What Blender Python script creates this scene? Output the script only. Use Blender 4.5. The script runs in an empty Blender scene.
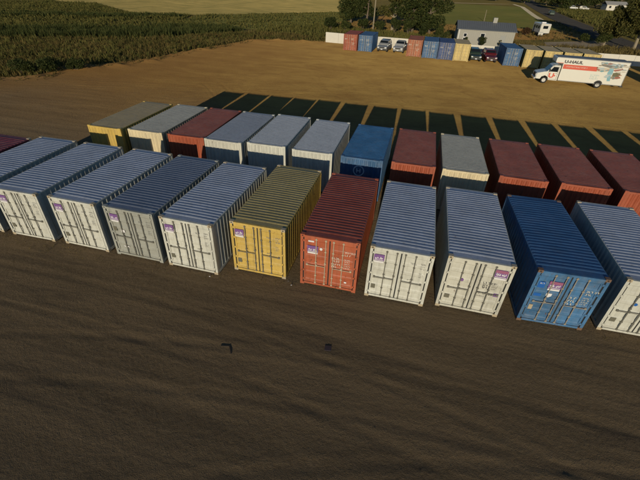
import bpy, math, random
import numpy as np
from mathutils import Vector, Matrix
R = math.radians
random.seed(7)
rng = np.random.default_rng(11)
scene = bpy.context.scene
col = scene.collection

# ------------------------------------------------------------------ camera
cam_data = bpy.data.cameras.new('camera')
cam = bpy.data.objects.new('camera', cam_data)
col.objects.link(cam)
cam_data.sensor_width = 36.0
cam_data.lens = 384.277 / 640 * 36.0
cam_data.clip_start = 0.1
cam_data.clip_end = 4000
cam.location = (2.324, -12.276, 11.179)
cam.rotation_euler = (0.963395, -0.035475, 0.243875)
scene.camera = cam

# ------------------------------------------------------------------ light
SUN_EL, SUN_AZ = 10.2, 2.0          # degrees; azimuth from -Y towards +X
world = bpy.data.worlds.new('World')
scene.world = world
world.use_nodes = True
wn = world.node_tree
bg = wn.nodes['Background']
sky = wn.nodes.new('ShaderNodeTexSky')
sky.sky_type = 'NISHITA'
sky.sun_disc = False
sky.sun_elevation = R(SUN_EL)
sky.sun_rotation = R(180 - SUN_AZ)
sky.air_density = 1.0
sky.dust_density = 0.1
sky.ozone_density = 4.0
wn.links.new(sky.outputs[0], bg.inputs[0])
bg.inputs[1].default_value = 0.065
sun_data = bpy.data.lights.new('sun', 'SUN')
sun_data.energy = 3.1
sun_data.angle = R(0.5)
sun_data.color = (1.0, 0.88, 0.66)
sun = bpy.data.objects.new('sun', sun_data)
col.objects.link(sun)
to_sun = Vector((math.sin(R(SUN_AZ)) * math.cos(R(SUN_EL)), -math.cos(R(SUN_AZ)) * math.cos(R(SUN_EL)), math.sin(R(SUN_EL))))
sun.rotation_euler = (-to_sun).to_track_quat('-Z', 'Y').to_euler()
sun.location = to_sun * 60
vs = scene.view_settings
vs.view_transform = 'Standard'
vs.look = 'None'
vs.exposure = 0.0
vs.gamma = 1.0
vs.use_curve_mapping = False

# ------------------------------------------------------------------ materials
def new_mat(name):
    m = bpy.data.materials.new(name)
    m.use_nodes = True
    nt = m.node_tree
    return m, nt, nt.nodes['Principled BSDF']

def N(nt, kind, **kw):
    n = nt.nodes.new(kind)
    for k, v in kw.items():
        setattr(n, k, v)
    return n

def noise(nt, vec, scale, detail=4, rough=0.6, dist=0.0):
    n = N(nt, 'ShaderNodeTexNoise')
    n.inputs['Scale'].default_value = scale
    n.inputs['Detail'].default_value = detail
    n.inputs['Roughness'].default_value = rough
    n.inputs['Distortion'].default_value = dist
    if vec is not None:
        nt.links.new(vec, n.inputs['Vector'])
    return n.outputs['Fac']

def mapping(nt, vec, scale=(1, 1, 1), rot=(0, 0, 0)):
    m = N(nt, 'ShaderNodeMapping')
    m.inputs['Scale'].default_value = scale
    m.inputs['Rotation'].default_value = rot
    nt.links.new(vec, m.inputs['Vector'])
    return m.outputs[0]

def ramp(nt, fac, stops):
    r = N(nt, 'ShaderNodeValToRGB')
    e = r.color_ramp.elements
    while len(e) < len(stops):
        e.new(0.5)
    for el, (p, c) in zip(e, stops):
        el.position = p
        el.color = (c, c, c, 1) if isinstance(c, (int, float)) else (*c, 1)
    nt.links.new(fac, r.inputs[0])
    return r.outputs[0]

def mix(nt, fac, a, b, mode='MIX'):
    m = N(nt, 'ShaderNodeMix', data_type='RGBA', blend_type=mode)
    for sock, v in ((m.inputs[0], fac), (m.inputs[6], a), (m.inputs[7], b)):
        if hasattr(v, 'links'):
            nt.links.new(v, sock)
        elif isinstance(v, (int, float)):
            sock.default_value = v
        else:
            sock.default_value = (*v, 1)
    return m.outputs[2]

def bump(nt, bs, h, strength, dist):
    b = N(nt, 'ShaderNodeBump')
    b.inputs['Strength'].default_value = strength
    b.inputs['Distance'].default_value = dist
    nt.links.new(h, b.inputs['Height'])
    nt.links.new(b.outputs[0], bs.inputs['Normal'])

def plain(name, rgb, rough=0.6, metal=0.0, var=0.15, scale=6.0):
    m, nt, bs = new_mat(name)
    tc = N(nt, 'ShaderNodeTexCoord').outputs['Object']
    f = noise(nt, tc, scale)
    c = mix(nt, f, tuple(max(0, v * (1 - var)) for v in rgb), tuple(min(1, v * (1 + var)) for v in rgb))
    nt.links.new(c, bs.inputs['Base Color'])
    bs.inputs['Roughness'].default_value = rough
    bs.inputs['Metallic'].default_value = metal
    return m

def paint(name, rgb, rust=0.3, fade=0.25, rough=0.55, dust=(0.30, 0.26, 0.20), dustamt=0.3):
    """weathered container paint: patchy fading, vertical runs, rust spots, dust"""
    m, nt, bs = new_mat(name)
    geo = N(nt, 'ShaderNodeNewGeometry').outputs['Position']
    big = noise(nt, geo, 0.9, 5, 0.65)
    c = mix(nt, ramp(nt, big, [(0.3, 0.0), (0.72, 1.0)]), tuple(v * (1 - fade) for v in rgb), tuple(min(0.9, v * (1 + fade * .6) + 0.012) for v in rgb))
    run = noise(nt, mapping(nt, geo, (9, 9, 0.55)), 1.0, 4, 0.6)
    c = mix(nt, ramp(nt, run, [(0.50, 0.0), (0.74, 0.75)]), c, tuple(v * 0.62 + 0.01 for v in rgb))
    du = noise(nt, geo, 2.6, 6, 0.7)
    c = mix(nt, ramp(nt, du, [(0.45, 0.0), (0.8, dustamt)]), c, dust)
    ru = noise(nt, mapping(nt, geo, (3.2, 3.2, 1.7)), 1.5, 8, 0.72, 0.4)
    rfac = ramp(nt, ru, [(0.66 - 0.1 * rust, 0.0), (0.74 - 0.1 * rust, min(1.0, rust * 2.2))])
    c = mix(nt, rfac, c, (0.105, 0.042, 0.02))
    nt.links.new(c, bs.inputs['Base Color'])
    rr = mix(nt, rfac, (rough,) * 3, (0.9,) * 3)
    nt.links.new(rr, bs.inputs['Roughness'])
    bump(nt, bs, noise(nt, geo, 2.2, 3, 0.5), 0.25, 0.03)
    return m

WHITE = paint('white_paint', (0.60, 0.595, 0.525), 0.24, 0.14, dustamt=0.28)
WHITE_B = paint('off_white_paint', (0.57, 0.555, 0.475), 0.3, 0.16, dustamt=0.3)
GREY = paint('grey_paint', (0.345, 0.35, 0.31), 0.18, 0.12)
YELLOW = paint('yellow_paint', (0.60, 0.41, 0.09), 0.42, 0.18)
RED = paint('red_paint', (0.43, 0.098, 0.038), 0.5, 0.25, dustamt=0.15)
BAR_DULL = plain('dull_bar_steel', (0.34, 0.30, 0.24), 0.6, 0.2)
CAST_BROWN = plain('rusty_casting', (0.17, 0.10, 0.065), 0.8)
MAROON = paint('maroon_paint', (0.20, 0.035, 0.045), 0.3, 0.25)
BLUE = paint('blue_paint', (0.050, 0.165, 0.34), 0.45, 0.45)
RUSTRED = paint('oxide_red_paint', (0.36, 0.074, 0.027), 0.4, 0.22, dustamt=0.12)
CREAM = paint('cream_paint', (0.68, 0.57, 0.36), 0.25, 0.15)
NAVY = paint('navy_paint', (0.030, 0.065, 0.19), 0.3, 0.25)
ORANGE = paint('orange_paint', (0.38, 0.105, 0.036), 0.4, 0.22)
STRAW = paint('straw_paint', (0.66, 0.49, 0.17), 0.25, 0.18)
MIDBLUE = paint('mid_blue_paint', (0.042, 0.125, 0.265), 0.3, 0.25)
# weathered roofs of the back row: same paint under dust; front row tints are noted beside them
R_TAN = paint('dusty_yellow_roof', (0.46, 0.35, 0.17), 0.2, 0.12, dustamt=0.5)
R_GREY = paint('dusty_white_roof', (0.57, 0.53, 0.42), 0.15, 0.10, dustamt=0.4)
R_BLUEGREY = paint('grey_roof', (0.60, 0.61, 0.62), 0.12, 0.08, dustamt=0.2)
R_PALEBLUE = paint('sky_tinted_white_roof', (0.355, 0.40, 0.50), 0.24, 0.16, rough=0.45, dustamt=0.22)  # blue skylight and weak sun put into the colour of white roofs
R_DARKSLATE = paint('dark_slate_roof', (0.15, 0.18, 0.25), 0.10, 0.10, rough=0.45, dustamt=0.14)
R_OLIVE = paint('dimmed_weathered_yellow_roof', (0.36, 0.29, 0.12), 0.3, 0.15, dustamt=0.3)  # yellow dulled in colour for weak sun and sky light, besides wear
R_RED = paint('dimmed_weathered_red_roof', (0.27, 0.058, 0.032), 0.3, 0.2, dustamt=0.15)  # red darkened in colour because roofs catch little sun, besides rust
R_BLUE = paint('dark_blue_roof', (0.030, 0.10, 0.24), 0.3, 0.2, dustamt=0.1)  # darker than the blue body paint
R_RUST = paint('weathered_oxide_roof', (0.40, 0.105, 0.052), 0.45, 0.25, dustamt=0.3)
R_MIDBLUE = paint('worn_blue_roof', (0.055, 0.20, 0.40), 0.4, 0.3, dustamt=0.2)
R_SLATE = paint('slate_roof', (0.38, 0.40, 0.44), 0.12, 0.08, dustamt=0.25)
GASKET = plain('black_rubber', (0.018, 0.018, 0.017), 0.8)
GALV = plain('galvanised_steel', (0.22, 0.21, 0.18), 0.5, 0.4)
PALEBAR = plain('pale_steel', (0.50, 0.42, 0.30), 0.55, 0.1)
CASTING = plain('casting_steel', (0.46, 0.38, 0.26), 0.6, 0.1)
PLYWOOD = plain('plywood_dark', (0.10, 0.07, 0.04), 0.8)
STK_PURPLE = plain('purple_vinyl', (0.20, 0.10, 0.28), 0.4)
STK_RED = plain('magenta_vinyl', (0.33, 0.12, 0.20), 0.4)
STK_WHITE = plain('white_vinyl', (0.74, 0.72, 0.72), 0.4, 0, .05)
STK_BLUE = plain('blue_vinyl', (0.02, 0.12, 0.42), 0.4)
PLACARD = plain('grey_placard', (0.17, 0.16, 0.12), 0.5, 0.2, 0.4, 40)
INK = plain('grey_ink', (0.33, 0.32, 0.30), 0.6)
INK_DARK = plain('dark_ink', (0.05, 0.045, 0.05), 0.6)
INK_WHITE = plain('white_ink', (0.74, 0.70, 0.60), 0.6, 0, .08)
RUBBER = plain('tyre_rubber', (0.022, 0.021, 0.02), 0.85)
RIM = plain('wheel_rim', (0.42, 0.41, 0.39), 0.4, 0.6)
GLASS, _nt, _bs = new_mat('dark_glass')
_bs.inputs['Base Color'].default_value = (0.012, 0.016, 0.02, 1)
_bs.inputs['Roughness'].default_value = 0.08
CHROME = plain('chrome', (0.6, 0.6, 0.6), 0.25, 0.9)
LAMP = plain('lamp_glass', (0.72, 0.72, 0.70), 0.15, 0, .05)
BLACKPLASTIC = plain('black_plastic', (0.03, 0.03, 0.03), 0.6)
CONCRETE = plain('white_painted_wall', (0.68, 0.64, 0.55), 0.85, 0, .08, 1.5)
WOOD = plain('weathered_wood', (0.23, 0.17, 0.11), 0.9, 0, .25, 4)
BARK = plain('bark', (0.15, 0.115, 0.08), 0.95, 0, .4, 8)
BARK_PALE = plain('pale_bark', (0.30, 0.25, 0.17), 0.95, 0, .3, 8)

def carpaint(name, rgb, metal=0.2):
    m, nt, bs = new_mat(name)
    bs.inputs['Base Color'].default_value = (*rgb, 1)
    bs.inputs['Metallic'].default_value = metal
    bs.inputs['Roughness'].default_value = 0.35
    bs.inputs['Coat Weight'].default_value = 0.4
    return m

def leafmat(name, a, b, c=None):
    m, nt, bs = new_mat(name)
    g = N(nt, 'ShaderNodeNewGeometry')
    stops = [(0.0, a), (1.0, b)] if c is None else [(0.0, a), (0.6, b), (1.0, c)]
    colr = ramp(nt, g.outputs['Random Per Island'], stops)
    big = noise(nt, g.outputs['Position'], 0.12, 4, 0.6)
    colr = mix(nt, ramp(nt, big, [(0.3, 0.0), (0.7, 1.0)]), colr, mix(nt, 1.0, colr, (0.62, 0.66, 0.6), 'MULTIPLY'))
    nt.links.new(colr, bs.inputs['Base Color'])
    bs.inputs['Roughness'].default_value = 0.75
    bs.inputs['Specular IOR Level'].default_value = 0.2
    tr = N(nt, 'ShaderNodeBsdfTranslucent')
    nt.links.new(colr, tr.inputs['Color'])
    mx = N(nt, 'ShaderNodeMixShader')
    mx.inputs[0].default_value = 0.25
    nt.links.new(bs.outputs[0], mx.inputs[1])
    nt.links.new(tr.outputs[0], mx.inputs[2])
    nt.links.new(mx.outputs[0], nt.nodes['Material Output'].inputs['Surface'])
    return m

# ------------------------------------------------------------------ mesh helpers
DUMMY = plain('unpainted', (0.5, 0.5, 0.5))

class MB:
    def __init__(s):
        s.v, s.f = [], []
    def add(s, vs, fs):
        o = len(s.v)
        s.v += [tuple(p) for p in vs]
        s.f += [tuple(i + o for i in f) for f in fs]
        return s
    def box(s, x0, x1, y0, y1, z0, z1):
        v = [(x, y, z) for z in (z0, z1) for y in (y0, y1) for x in (x0, x1)]
        return s.add(v, [(0, 2, 3, 1), (4, 5, 7, 6), (0, 1, 5, 4), (2, 6, 7, 3), (0, 4, 6, 2), (1, 3, 7, 5)])
    def cbox(s, x0, x1, y0, y1, z0, z1, c=0.02):
        """box with chamfered edges round the y axis outline"""
        pts = [(x0 + c, z0), (x1 - c, z0), (x1, z0 + c), (x1, z1 - c), (x1 - c, z1), (x0 + c, z1), (x0, z1 - c), (x0, z0 + c)]
        return s.prism(pts, y0, y1, 'y')
    def prism(s, pts, a, b, axis='y', ins=0.0):
        """extrude a 2D outline along an axis from a to b. axis y: pts=(x,z); x: pts=(y,z); z: pts=(x,y)"""
        n = len(pts)
        def P(p, t):
            return {'y': (p[0], t, p[1]), 'x': (t, p[0], p[1]), 'z': (p[0], p[1], t)}[axis]
        v = [P(p, a) for p in pts] + [P(p, b) for p in pts]
        f = [tuple(range(n)), tuple(range(2 * n - 1, n - 1, -1))] + [(i, i + n, (i + 1) % n + n, (i + 1) % n) for i in range(n)]
        return s.add(v, f)
    def quad(s, a, b, c, d):
        return s.add([a, b, c, d], [(0, 1, 2, 3)])
    def cyl(s, p0, p1, r0, r1=None, n=8):
        r1 = r0 if r1 is None else r1
        p0, p1 = Vector(p0), Vector(p1)
        d = (p1 - p0).normalized()
        u = d.orthogonal().normalized()
        w = d.cross(u)
        v = []
        for p, r in ((p0, r0), (p1, r1)):
            v += [p + (u * math.cos(2 * math.pi * i / n) + w * math.sin(2 * math.pi * i / n)) * r for i in range(n)]
        f = [tuple(range(n - 1, -1, -1)), tuple(range(n, 2 * n))] + [(i, (i + 1) % n, (i + 1) % n + n, i + n) for i in range(n)]
        return s.add(v, f)
    def mesh(s, name):
        me = bpy.data.meshes.new(name)
        me.from_pydata(s.v, [], s.f)
        me.materials.append(DUMMY)
        import bmesh
        bm = bmesh.new(); bm.from_mesh(me)
        bmesh.ops.recalc_face_normals(bm, faces=bm.faces)
        bm.to_mesh(me); bm.free()
        return me
    def obj(s, name, mat, parent=None, loc=(0, 0, 0), rz=0):
        return put(name, s.mesh(name), mat, parent, loc, rz)

def _stuff(s, *a, **k):
    return tag(s.obj(*a, **k), kind='stuff')
MB.stuff = _stuff

def put(name, me, mat, parent=None, loc=(0, 0, 0), rz=0):
    o = bpy.data.objects.new(name, me)
    col.objects.link(o)
    o.material_slots[0].link = 'OBJECT'
    o.material_slots[0].material = mat
    o.parent = parent
    o.location = loc
    o.rotation_euler = (0, 0, rz)
    return o

def empty(name, loc, rz=0, label=None, cat=None, group=None):
    o = bpy.data.objects.new(name, None)
    o.empty_display_size = 0.3
    col.objects.link(o)
    o.location = loc
    o.rotation_euler = (0, 0, rz)
    tag(o, label, cat, group)
    return o

def tag(o, label=None, cat=None, group=None, kind=None):
    if label: o['label'] = label
    if cat: o['category'] = cat
    if group: o['group'] = group
    if kind: o['kind'] = kind
    return o

def np_mesh(name, verts, faces, mat, smooth=False):
    """verts (n,3) and faces (m,k) arrays"""
    me = bpy.data.meshes.new(name)
    k = faces.shape[1]
    me.vertices.add(len(verts)); me.vertices.foreach_set('co', verts.astype(np.float32).ravel())
    me.loops.add(faces.size); me.loops.foreach_set('vertex_index', faces.astype(np.int32).ravel())
    me.polygons.add(len(faces))
    me.polygons.foreach_set('loop_start', np.arange(0, faces.size, k, dtype=np.int32))
    me.polygons.foreach_set('loop_total', np.full(len(faces), k, np.int32))
    me.polygons.foreach_set('use_smooth', np.full(len(faces), smooth))
    me.update(calc_edges=True)
    me.materials.append(mat)
    o = bpy.data.objects.new(name, me)
    col.objects.link(o)
    return o

def inpoly(x, y, poly):
    c = np.zeros(x.shape, bool)
    n = len(poly)
    for i in range(n):
        x0, y0 = poly[i]; x1, y1 = poly[(i + 1) % n]
        if y0 == y1: continue
        t = ((y0 > y) != (y1 > y)) & (x < (x1 - x0) * (y - y0) / (y1 - y0) + x0)
        c ^= t
    return c

def vnoise(x, y, seed=0):
    """smooth value noise on arrays"""
    r = np.random.default_rng(seed).random((64, 64))
    xi = np.floor(x).astype(int); yi = np.floor(y).astype(int)
    fx = x - xi; fy = y - yi
    fx = fx * fx * (3 - 2 * fx); fy = fy * fy * (3 - 2 * fy)
    g = lambda a, b: r[a % 64, b % 64]
    return (g(xi, yi) * (1 - fx) + g(xi + 1, yi) * fx) * (1 - fy) + (g(xi, yi + 1) * (1 - fx) + g(xi + 1, yi + 1) * fx) * fy - 0.5

# ------------------------------------------------------------------ ground
def soil(name, variant):
    m, nt, bs = new_mat(name)
    geo = N(nt, 'ShaderNodeNewGeometry').outputs['Position']
    sep = N(nt, 'ShaderNodeSeparateXYZ'); nt.links.new(geo, sep.inputs[0])
    n1 = noise(nt, geo, 0.10, 5, 0.6)
    n2 = noise(nt, mapping(nt, geo, (0.07, 0.95, 1), (0, 0, R(10))), 1.0, 6, 0.62, 0.3)
    n3 = noise(nt, geo, 7.0, 6, 0.7)
    n4 = noise(nt, geo, 38.0, 3, 0.6)
    # gravel in front, bare dry soil behind: the two blend with depth
    def math_(op, a, b):
        q = N(nt, 'ShaderNodeMath', operation=op)
        for i, v in enumerate((a, b)):
            if hasattr(v, 'links'): nt.links.new(v, q.inputs[i])
            else: q.inputs[i].default_value = v
        return q.outputs[0]
    yy = math_('ADD', sep.outputs[1], math_('MULTIPLY', math_('SUBTRACT', n1, 0.5), 16.0))
    yy = math_('ADD', yy, math_('MULTIPLY', sep.outputs[0], 0.10))
    t = N(nt, 'ShaderNodeMapRange', interpolation_type='SMOOTHSTEP')
    nt.links.new(yy, t.inputs[0])
    t.inputs[1].default_value = 4.0; t.inputs[2].default_value = 30.0
    gravel = mix(nt, ramp(nt, n2, [(0.32, 0.0), (0.68, 1.0)]), (0.148, 0.104, 0.058), (0.30, 0.208, 0.112))
    gravel = mix(nt, ramp(nt, n3, [(0.35, 0.0), (0.7, 0.7)]), gravel, (0.255, 0.188, 0.114))
    n5 = noise(nt, mapping(nt, geo, (0.13, 1.6, 1), (0, 0, R(11))), 1.0, 7, 0.68, 0.5)
    gravel = mix(nt, ramp(nt, n5, [(0.52, 0.0), (0.72, 0.75)]), gravel, (0.085, 0.066, 0.048))
    n8 = noise(nt, mapping(nt, geo, (0.05, 4.2, 1), (0, 0, R(8))), 1.0, 5, 0.7, 0.25)
    gravel = mix(nt, ramp(nt, n8, [(0.52, 0.0), (0.68, 0.4)]), gravel, (0.095, 0.072, 0.047))
    gravel = mix(nt, ramp(nt, n8, [(0.32, 0.35), (0.45, 0.0)]), gravel, (0.31, 0.222, 0.125))
    n6 = noise(nt, geo, 90.0, 2, 0.5)
    gravel = mix(nt, ramp(nt, n6, [(0.52, 0.0), (0.66, 0.55)]), gravel, (0.055, 0.045, 0.035))
    gravel = mix(nt, ramp(nt, n6, [(0.30, 0.45), (0.42, 0.0)]), gravel, (0.33, 0.28, 0.20))
    n7 = noise(nt, mapping(nt, geo, (0.16, 0.42, 1), (0, 0, R(-14))), 1.0, 7, 0.66, 0.6)
    dirt = mix(nt, ramp(nt, n7, [(0.3, 0.0), (0.7, 1.0)]), (0.255, 0.150, 0.048), (0.40, 0.258, 0.078))
    dirt = mix(nt, ramp(nt, n1, [(0.42, 0.0), (0.66, 0.8)]), dirt, (0.44, 0.285, 0.088))
    n9 = noise(nt, geo, 0.34, 8, 0.74, 1.2)
    dirt = mix(nt, ramp(nt, n9, [(0.50, 0.0), (0.68, 0.7)]), dirt, (0.235, 0.135, 0.046))
    tx = N(nt, 'ShaderNodeMapRange', interpolation_type='SMOOTHSTEP')
    nt.links.new(math_('ADD', sep.outputs[0], math_('MULTIPLY', math_('SUBTRACT', n7, 0.5), 30.0)), tx.inputs[0])
    tx.inputs[1].default_value = -38.0; tx.inputs[2].default_value = 2.0
    dirt = mix(nt, tx.outputs[0], mix(nt, n7, (0.20, 0.108, 0.036), (0.33, 0.185, 0.060)), dirt)
    c = mix(nt, t.outputs[0], gravel, dirt)
    c = mix(nt, ramp(nt, n4, [(0.3, 0.0), (0.75, 0.6)]), c, mix(nt, 1.0, c, (0.6, 0.58, 0.56), 'MULTIPLY'))
    nt.links.new(c, bs.inputs['Base Color'])
    bs.inputs['Roughness'].default_value = 1.0
    bs.inputs['Specular IOR Level'].default_value = 0.05
    bs.inputs['Diffuse Roughness'].default_value = 1.0
    h = math_('ADD', math_('MULTIPLY', n3, 0.9), math_('MULTIPLY', n4, 0.45))
    bump(nt, bs, h, 0.75, 0.05)
    return m

SOIL = soil('yard_soil', 0)
YARD = [(-75, -60), (85, -60), (85, 66), (46, 69.0), (33, 71.5), (20, 71.0), (10, 70.5), (-10, 71.5), (-17, 71.6), (-24, 69.5), (-30.1, 67.4), (-33, 57.4), (-35.3, 49.2),
        (-36.5, 41.8), (-39.5, 35.5), (-43, 32.3), (-41.4, 26.1), (-45, 24.5), (-52, 15), (-62, 2), (-75, -10)]

def yard_height(x, y):
    h = 0.010 * vnoise(x * .12, y * .5, 1) + 0.006 * vnoise(x * .9, y * 1.9, 2) + 0.009 * vnoise(x * 4.1, y * 4.3, 3) + 0.005 * vnoise(x * 9.1, y * 8.3, 12)
    # wheel ruts that sweep roughly along the rows
    s = y + 0.16 * x + 2.2 * vnoise(x * .045, y * .12, 5)
    fade = np.where(y < 8, 1.0, .45)
    h += fade * 0.012 * np.maximum(0, vnoise(s * 1.3, x * .035, 6)) - fade * 0.014 * np.maximum(0, vnoise(s * 2.1 + 9, x * .05, 7))
    h += 0.007 * np.sin(s * 7.5) * np.clip(vnoise(x * .09, s * .4, 8) * 3, 0, 1) * (y < 3)
    # continuous paired wheel tracks: wide arcs of the turning trucks
    for cx, cy, rad in [(-70, 5, 42), (-64, -8, 58), (30, -160, 200), (10, -150, 181), (5, -64, 59.5), (-12, -72, 68.6), (18, -58, 52.5), (20, -20, 60), (-10, 120, 84)]:
        dd = np.hypot(x - cx, y - cy) - rad
        for o in (-.95, .95):
            am = np.where(y > 15, .015, .008)
            h = h - am * np.exp(-((dd - o) / .16) ** 2) + .75 * am * np.exp(-((np.abs(dd - o) - .26) / .09) ** 2)
    near = np.clip((y + 1.2) / 1.2, 0, 1) * np.clip((15.5 - y) / 1.0, 0, 1)     # levelled under the rows
    return np.clip(h, -.022, .03) * (1 - 0.8 * near) - 0.022

def yard():
    xs = np.concatenate([np.arange(-75, -22, .5), np.arange(-22, 24, .14), np.arange(24, 85.1, .5)])
    ys = np.concatenate([np.arange(-60, -13, 1.0), np.arange(-13, 2, .09), np.arange(2, 31, .16), np.arange(31, 72.1, .32)])
    X, Y = np.meshgrid(xs, ys)
    Z = yard_height(X, Y)
    # low spoil berm along the uncut edge on the left
    for bx, by, br, bh in [(-40.5, 33.0, 2.2, .30), (-37.5, 35.5, 1.8, .28), (-35.5, 40.0, 1.5, .25), (-42.5, 26.5, 2.0, .3), (-33.5, 52, 1.5, .22), (-29.5, 65, 2.0, .3), (-25.5, 68, 1.8, .28), (-21, 69, 2, .25)]:
        d = np.hypot((X - bx) / 1.6, Y - by) / br
        Z += bh * np.clip(1 - d, 0, 1) ** 1.5 * (1 + vnoise(X * 2, Y * 2, 9))
    ny, nx = X.shape
    idx = np.arange(nx * ny).reshape(ny, nx)
    F = np.stack([idx[:-1, :-1], idx[:-1, 1:], idx[1:, 1:], idx[1:, :-1]], -1).reshape(-1, 4)
    cx = (X[:-1, :-1] + X[1:, 1:]).ravel() / 2; cy = (Y[:-1, :-1] + Y[1:, 1:]).ravel() / 2
    F = F[inpoly(cx, cy, YARD)]
    o = np_mesh('dirt_yard', np.stack([X.ravel(), Y.ravel(), Z.ravel()], 1), F, SOIL, True)
    return tag(o, 'bare brown dirt and gravel yard under the container rows', 'yard', kind='structure')
yard()

def field_mat(name, a, b, sc=0.05, stripe=None, streak=None):
    m, nt, bs = new_mat(name)
    geo = N(nt, 'ShaderNodeNewGeometry').outputs['Position']
    n1 = noise(nt, geo, sc, 6, 0.65)
    n2 = noise(nt, mapping(nt, geo, (0.35, 1.6, 1), (0, 0, R(stripe or 0))), 0.35, 5, 0.6)
    c = mix(nt, ramp(nt, n1, [(0.3, 0.0), (0.7, 1.0)]), a, b)
    c = mix(nt, ramp(nt, n2, [(0.38, 0.0), (0.66, 0.75)]), c, streak or tuple(v * 0.7 for v in a))
    nt.links.new(c, bs.inputs['Base Color'])
    bs.inputs['Roughness'].default_value = 1.0
    bs.inputs['Specular IOR Level'].default_value = 0.05
    bs.inputs['Diffuse Roughness'].default_value = 1.0
    bump(nt, bs, noise(nt, geo, 3.0, 6, 0.7), 0.6, 0.2)
    return m

def sheet(name, poly, z, mat, label=None, cat=None):
    o = MB().add([(x, y, z) for x, y in poly], [tuple(range(len(poly)))]).obj(name, mat)
    return tag(o, label, cat, kind='structure')

M_GRASS = field_mat('rough_grass_ground', (0.085, 0.075, 0.024), (0.15, 0.105, 0.035))
M_GOLD = field_mat('stubble', (0.46, 0.34, 0.12), (0.28, 0.225, 0.08), 0.03, -35, (0.11, 0.11, 0.035))
M_GREEN = field_mat('green_crop', (0.095, 0.105, 0.028), (0.15, 0.13, 0.038), 0.03, -35)
M_PASTURE = field_mat('dry_pasture', (0.27, 0.145, 0.045), (0.16, 0.12, 0.04), 0.06)
M_ASPHALT = field_mat('asphalt', (0.05, 0.046, 0.042), (0.062, 0.056, 0.05), 0.2)
M_PALE = field_mat('pale_gravel', (0.42, 0.37, 0.28), (0.36, 0.31, 0.22), 0.2)
M_DRIVE = field_mat('driveway_gravel', (0.20, 0.17, 0.13), (0.15, 0.12, 0.09), 0.2)
S = 2200
sheet('grassland', [(-S, -S), (S, -S), (S, S), (-S, S)], -0.12, M_GRASS, 'rough olive grassland around the yard', 'grassland')
sheet('stubble_field', [(-160, 150), (-123, 117), (-108, 119), (-79, 98), (-63, 105), (-47.6, 122.5), (-31, 143), (-22, 160), (-30, 215), (-42, 245), (-75, 300), (-240, 300)], -0.10, M_GOLD, 'golden harvested field at the top left', 'field')
sheet('green_field', [(-58, 85), (-42, 78), (-26, 92), (-20, 118), (-23, 150), (-31, 142.7), (-47.6, 122.2), (-63, 104.7)], -0.108, M_GREEN, 'flat green field between the reeds and the golden field', 'field')
sheet('pasture', [(-20, 101), (8, 96), (26, 98), (43, 112), (43.5, 127.5), (40, 127.5), (6, 124.5), (-6, 150), (-18, 140)], -0.10, M_PASTURE, 'dry brown pasture between the building and the meadow', 'pasture')
sheet('meadow', [(6, 125), (40, 128), (46, 190), (50, 250), (13, 244), (-6, 180)], -0.10, M_GREEN, 'green meadow beyond the grey building', 'field')
def strip(name, pts, w, z, mat, label, cat):
    a, b = [], []
    for i, p in enumerate(pts):
        q0 = Vector(pts[max(0, i - 1)]); q1 = Vector(pts[min(len(pts) - 1, i + 1)])
        t = (q1 - q0).normalized(); n = Vector((-t.y, t.x)) * w / 2
        a.append((p[0] + n.x, p[1] + n.y, z)); b.append((p[0] - n.x, p[1] - n.y, z))
    k = len(pts)
    o = MB().add(a + b, [(i, i + 1, i + 1 + k, i + k) for i in range(k - 1)]).obj(name, mat)
    return tag(o, label, cat, kind='structure')
strip('road', [(80, 420), (63, 290), (54.5, 205), (52, 175), (50, 145), (48.5, 120), (47.5, 95), (52, 70), (70, 40), (100, 20)], 8.5, -0.06, M_ASPHALT, 'dark asphalt road running diagonally at the upper right', 'road')
strip('verge_path', [(-10, 250), (12.5, 253), (35, 268), (50, 276), (50.5, 250), (46, 205), (44, 185), (42.5, 165)], 2.2, -0.09, M_PALE, 'pale gravel path along the meadow edge and the road', 'path')
sheet('driveway', [(28, 90), (36, 90.5), (44.5, 101), (44.5, 107), (36, 101), (29, 96)], -0.085, M_DRIVE, 'grey gravel driveway joining the road', 'driveway')

# ------------------------------------------------------------------ containers
W, L, H = 2.438, 6.058, 2.591

def corr_profile(a, b, pitch, depth, lead=0.06):
    """list of (t, offset) along a..b of a trapezoidal corrugation"""
    out = [(a, 0)]
    n = int((b - a - 2 * lead) / pitch)
    off = (b - a - n * pitch) / 2
    for i in range(n):
        t = a + off + i * pitch
        out += [(t + .04 * pitch, 0), (t + .28 * pitch, 1), (t + .64 * pitch, 1), (t + .88 * pitch, 0)]
    out.append((b, 0))
    return [(t, d * depth) for t, d in out]

def corr_wall_x(x, side, y0, y1, z0, z1, pitch=.276, depth=.036):
    """wall in the plane x, corrugated along y; recesses go inwards"""
    p = corr_profile(y0, y1, pitch, depth)
    v = [(x - side * d, t, z0) for t, d in p] + [(x - side * d, t, z1) for t, d in p]
    n = len(p)
    return MB().add(v, [(i, i + 1, i + 1 + n, i + n) for i in range(n - 1)])

def corr_wall_y(y, side, x0, x1, z0, z1, pitch=.24, depth=.045):
    p = corr_profile(x0, x1, pitch, depth, .04)
    v = [(t, y - side * d, z0) for t, d in p] + [(t, y - side * d, z1) for t, d in p]
    n = len(p)
    return MB().add(v, [(i, i + 1, i + 1 + n, i + n) for i in range(n - 1)])

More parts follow.
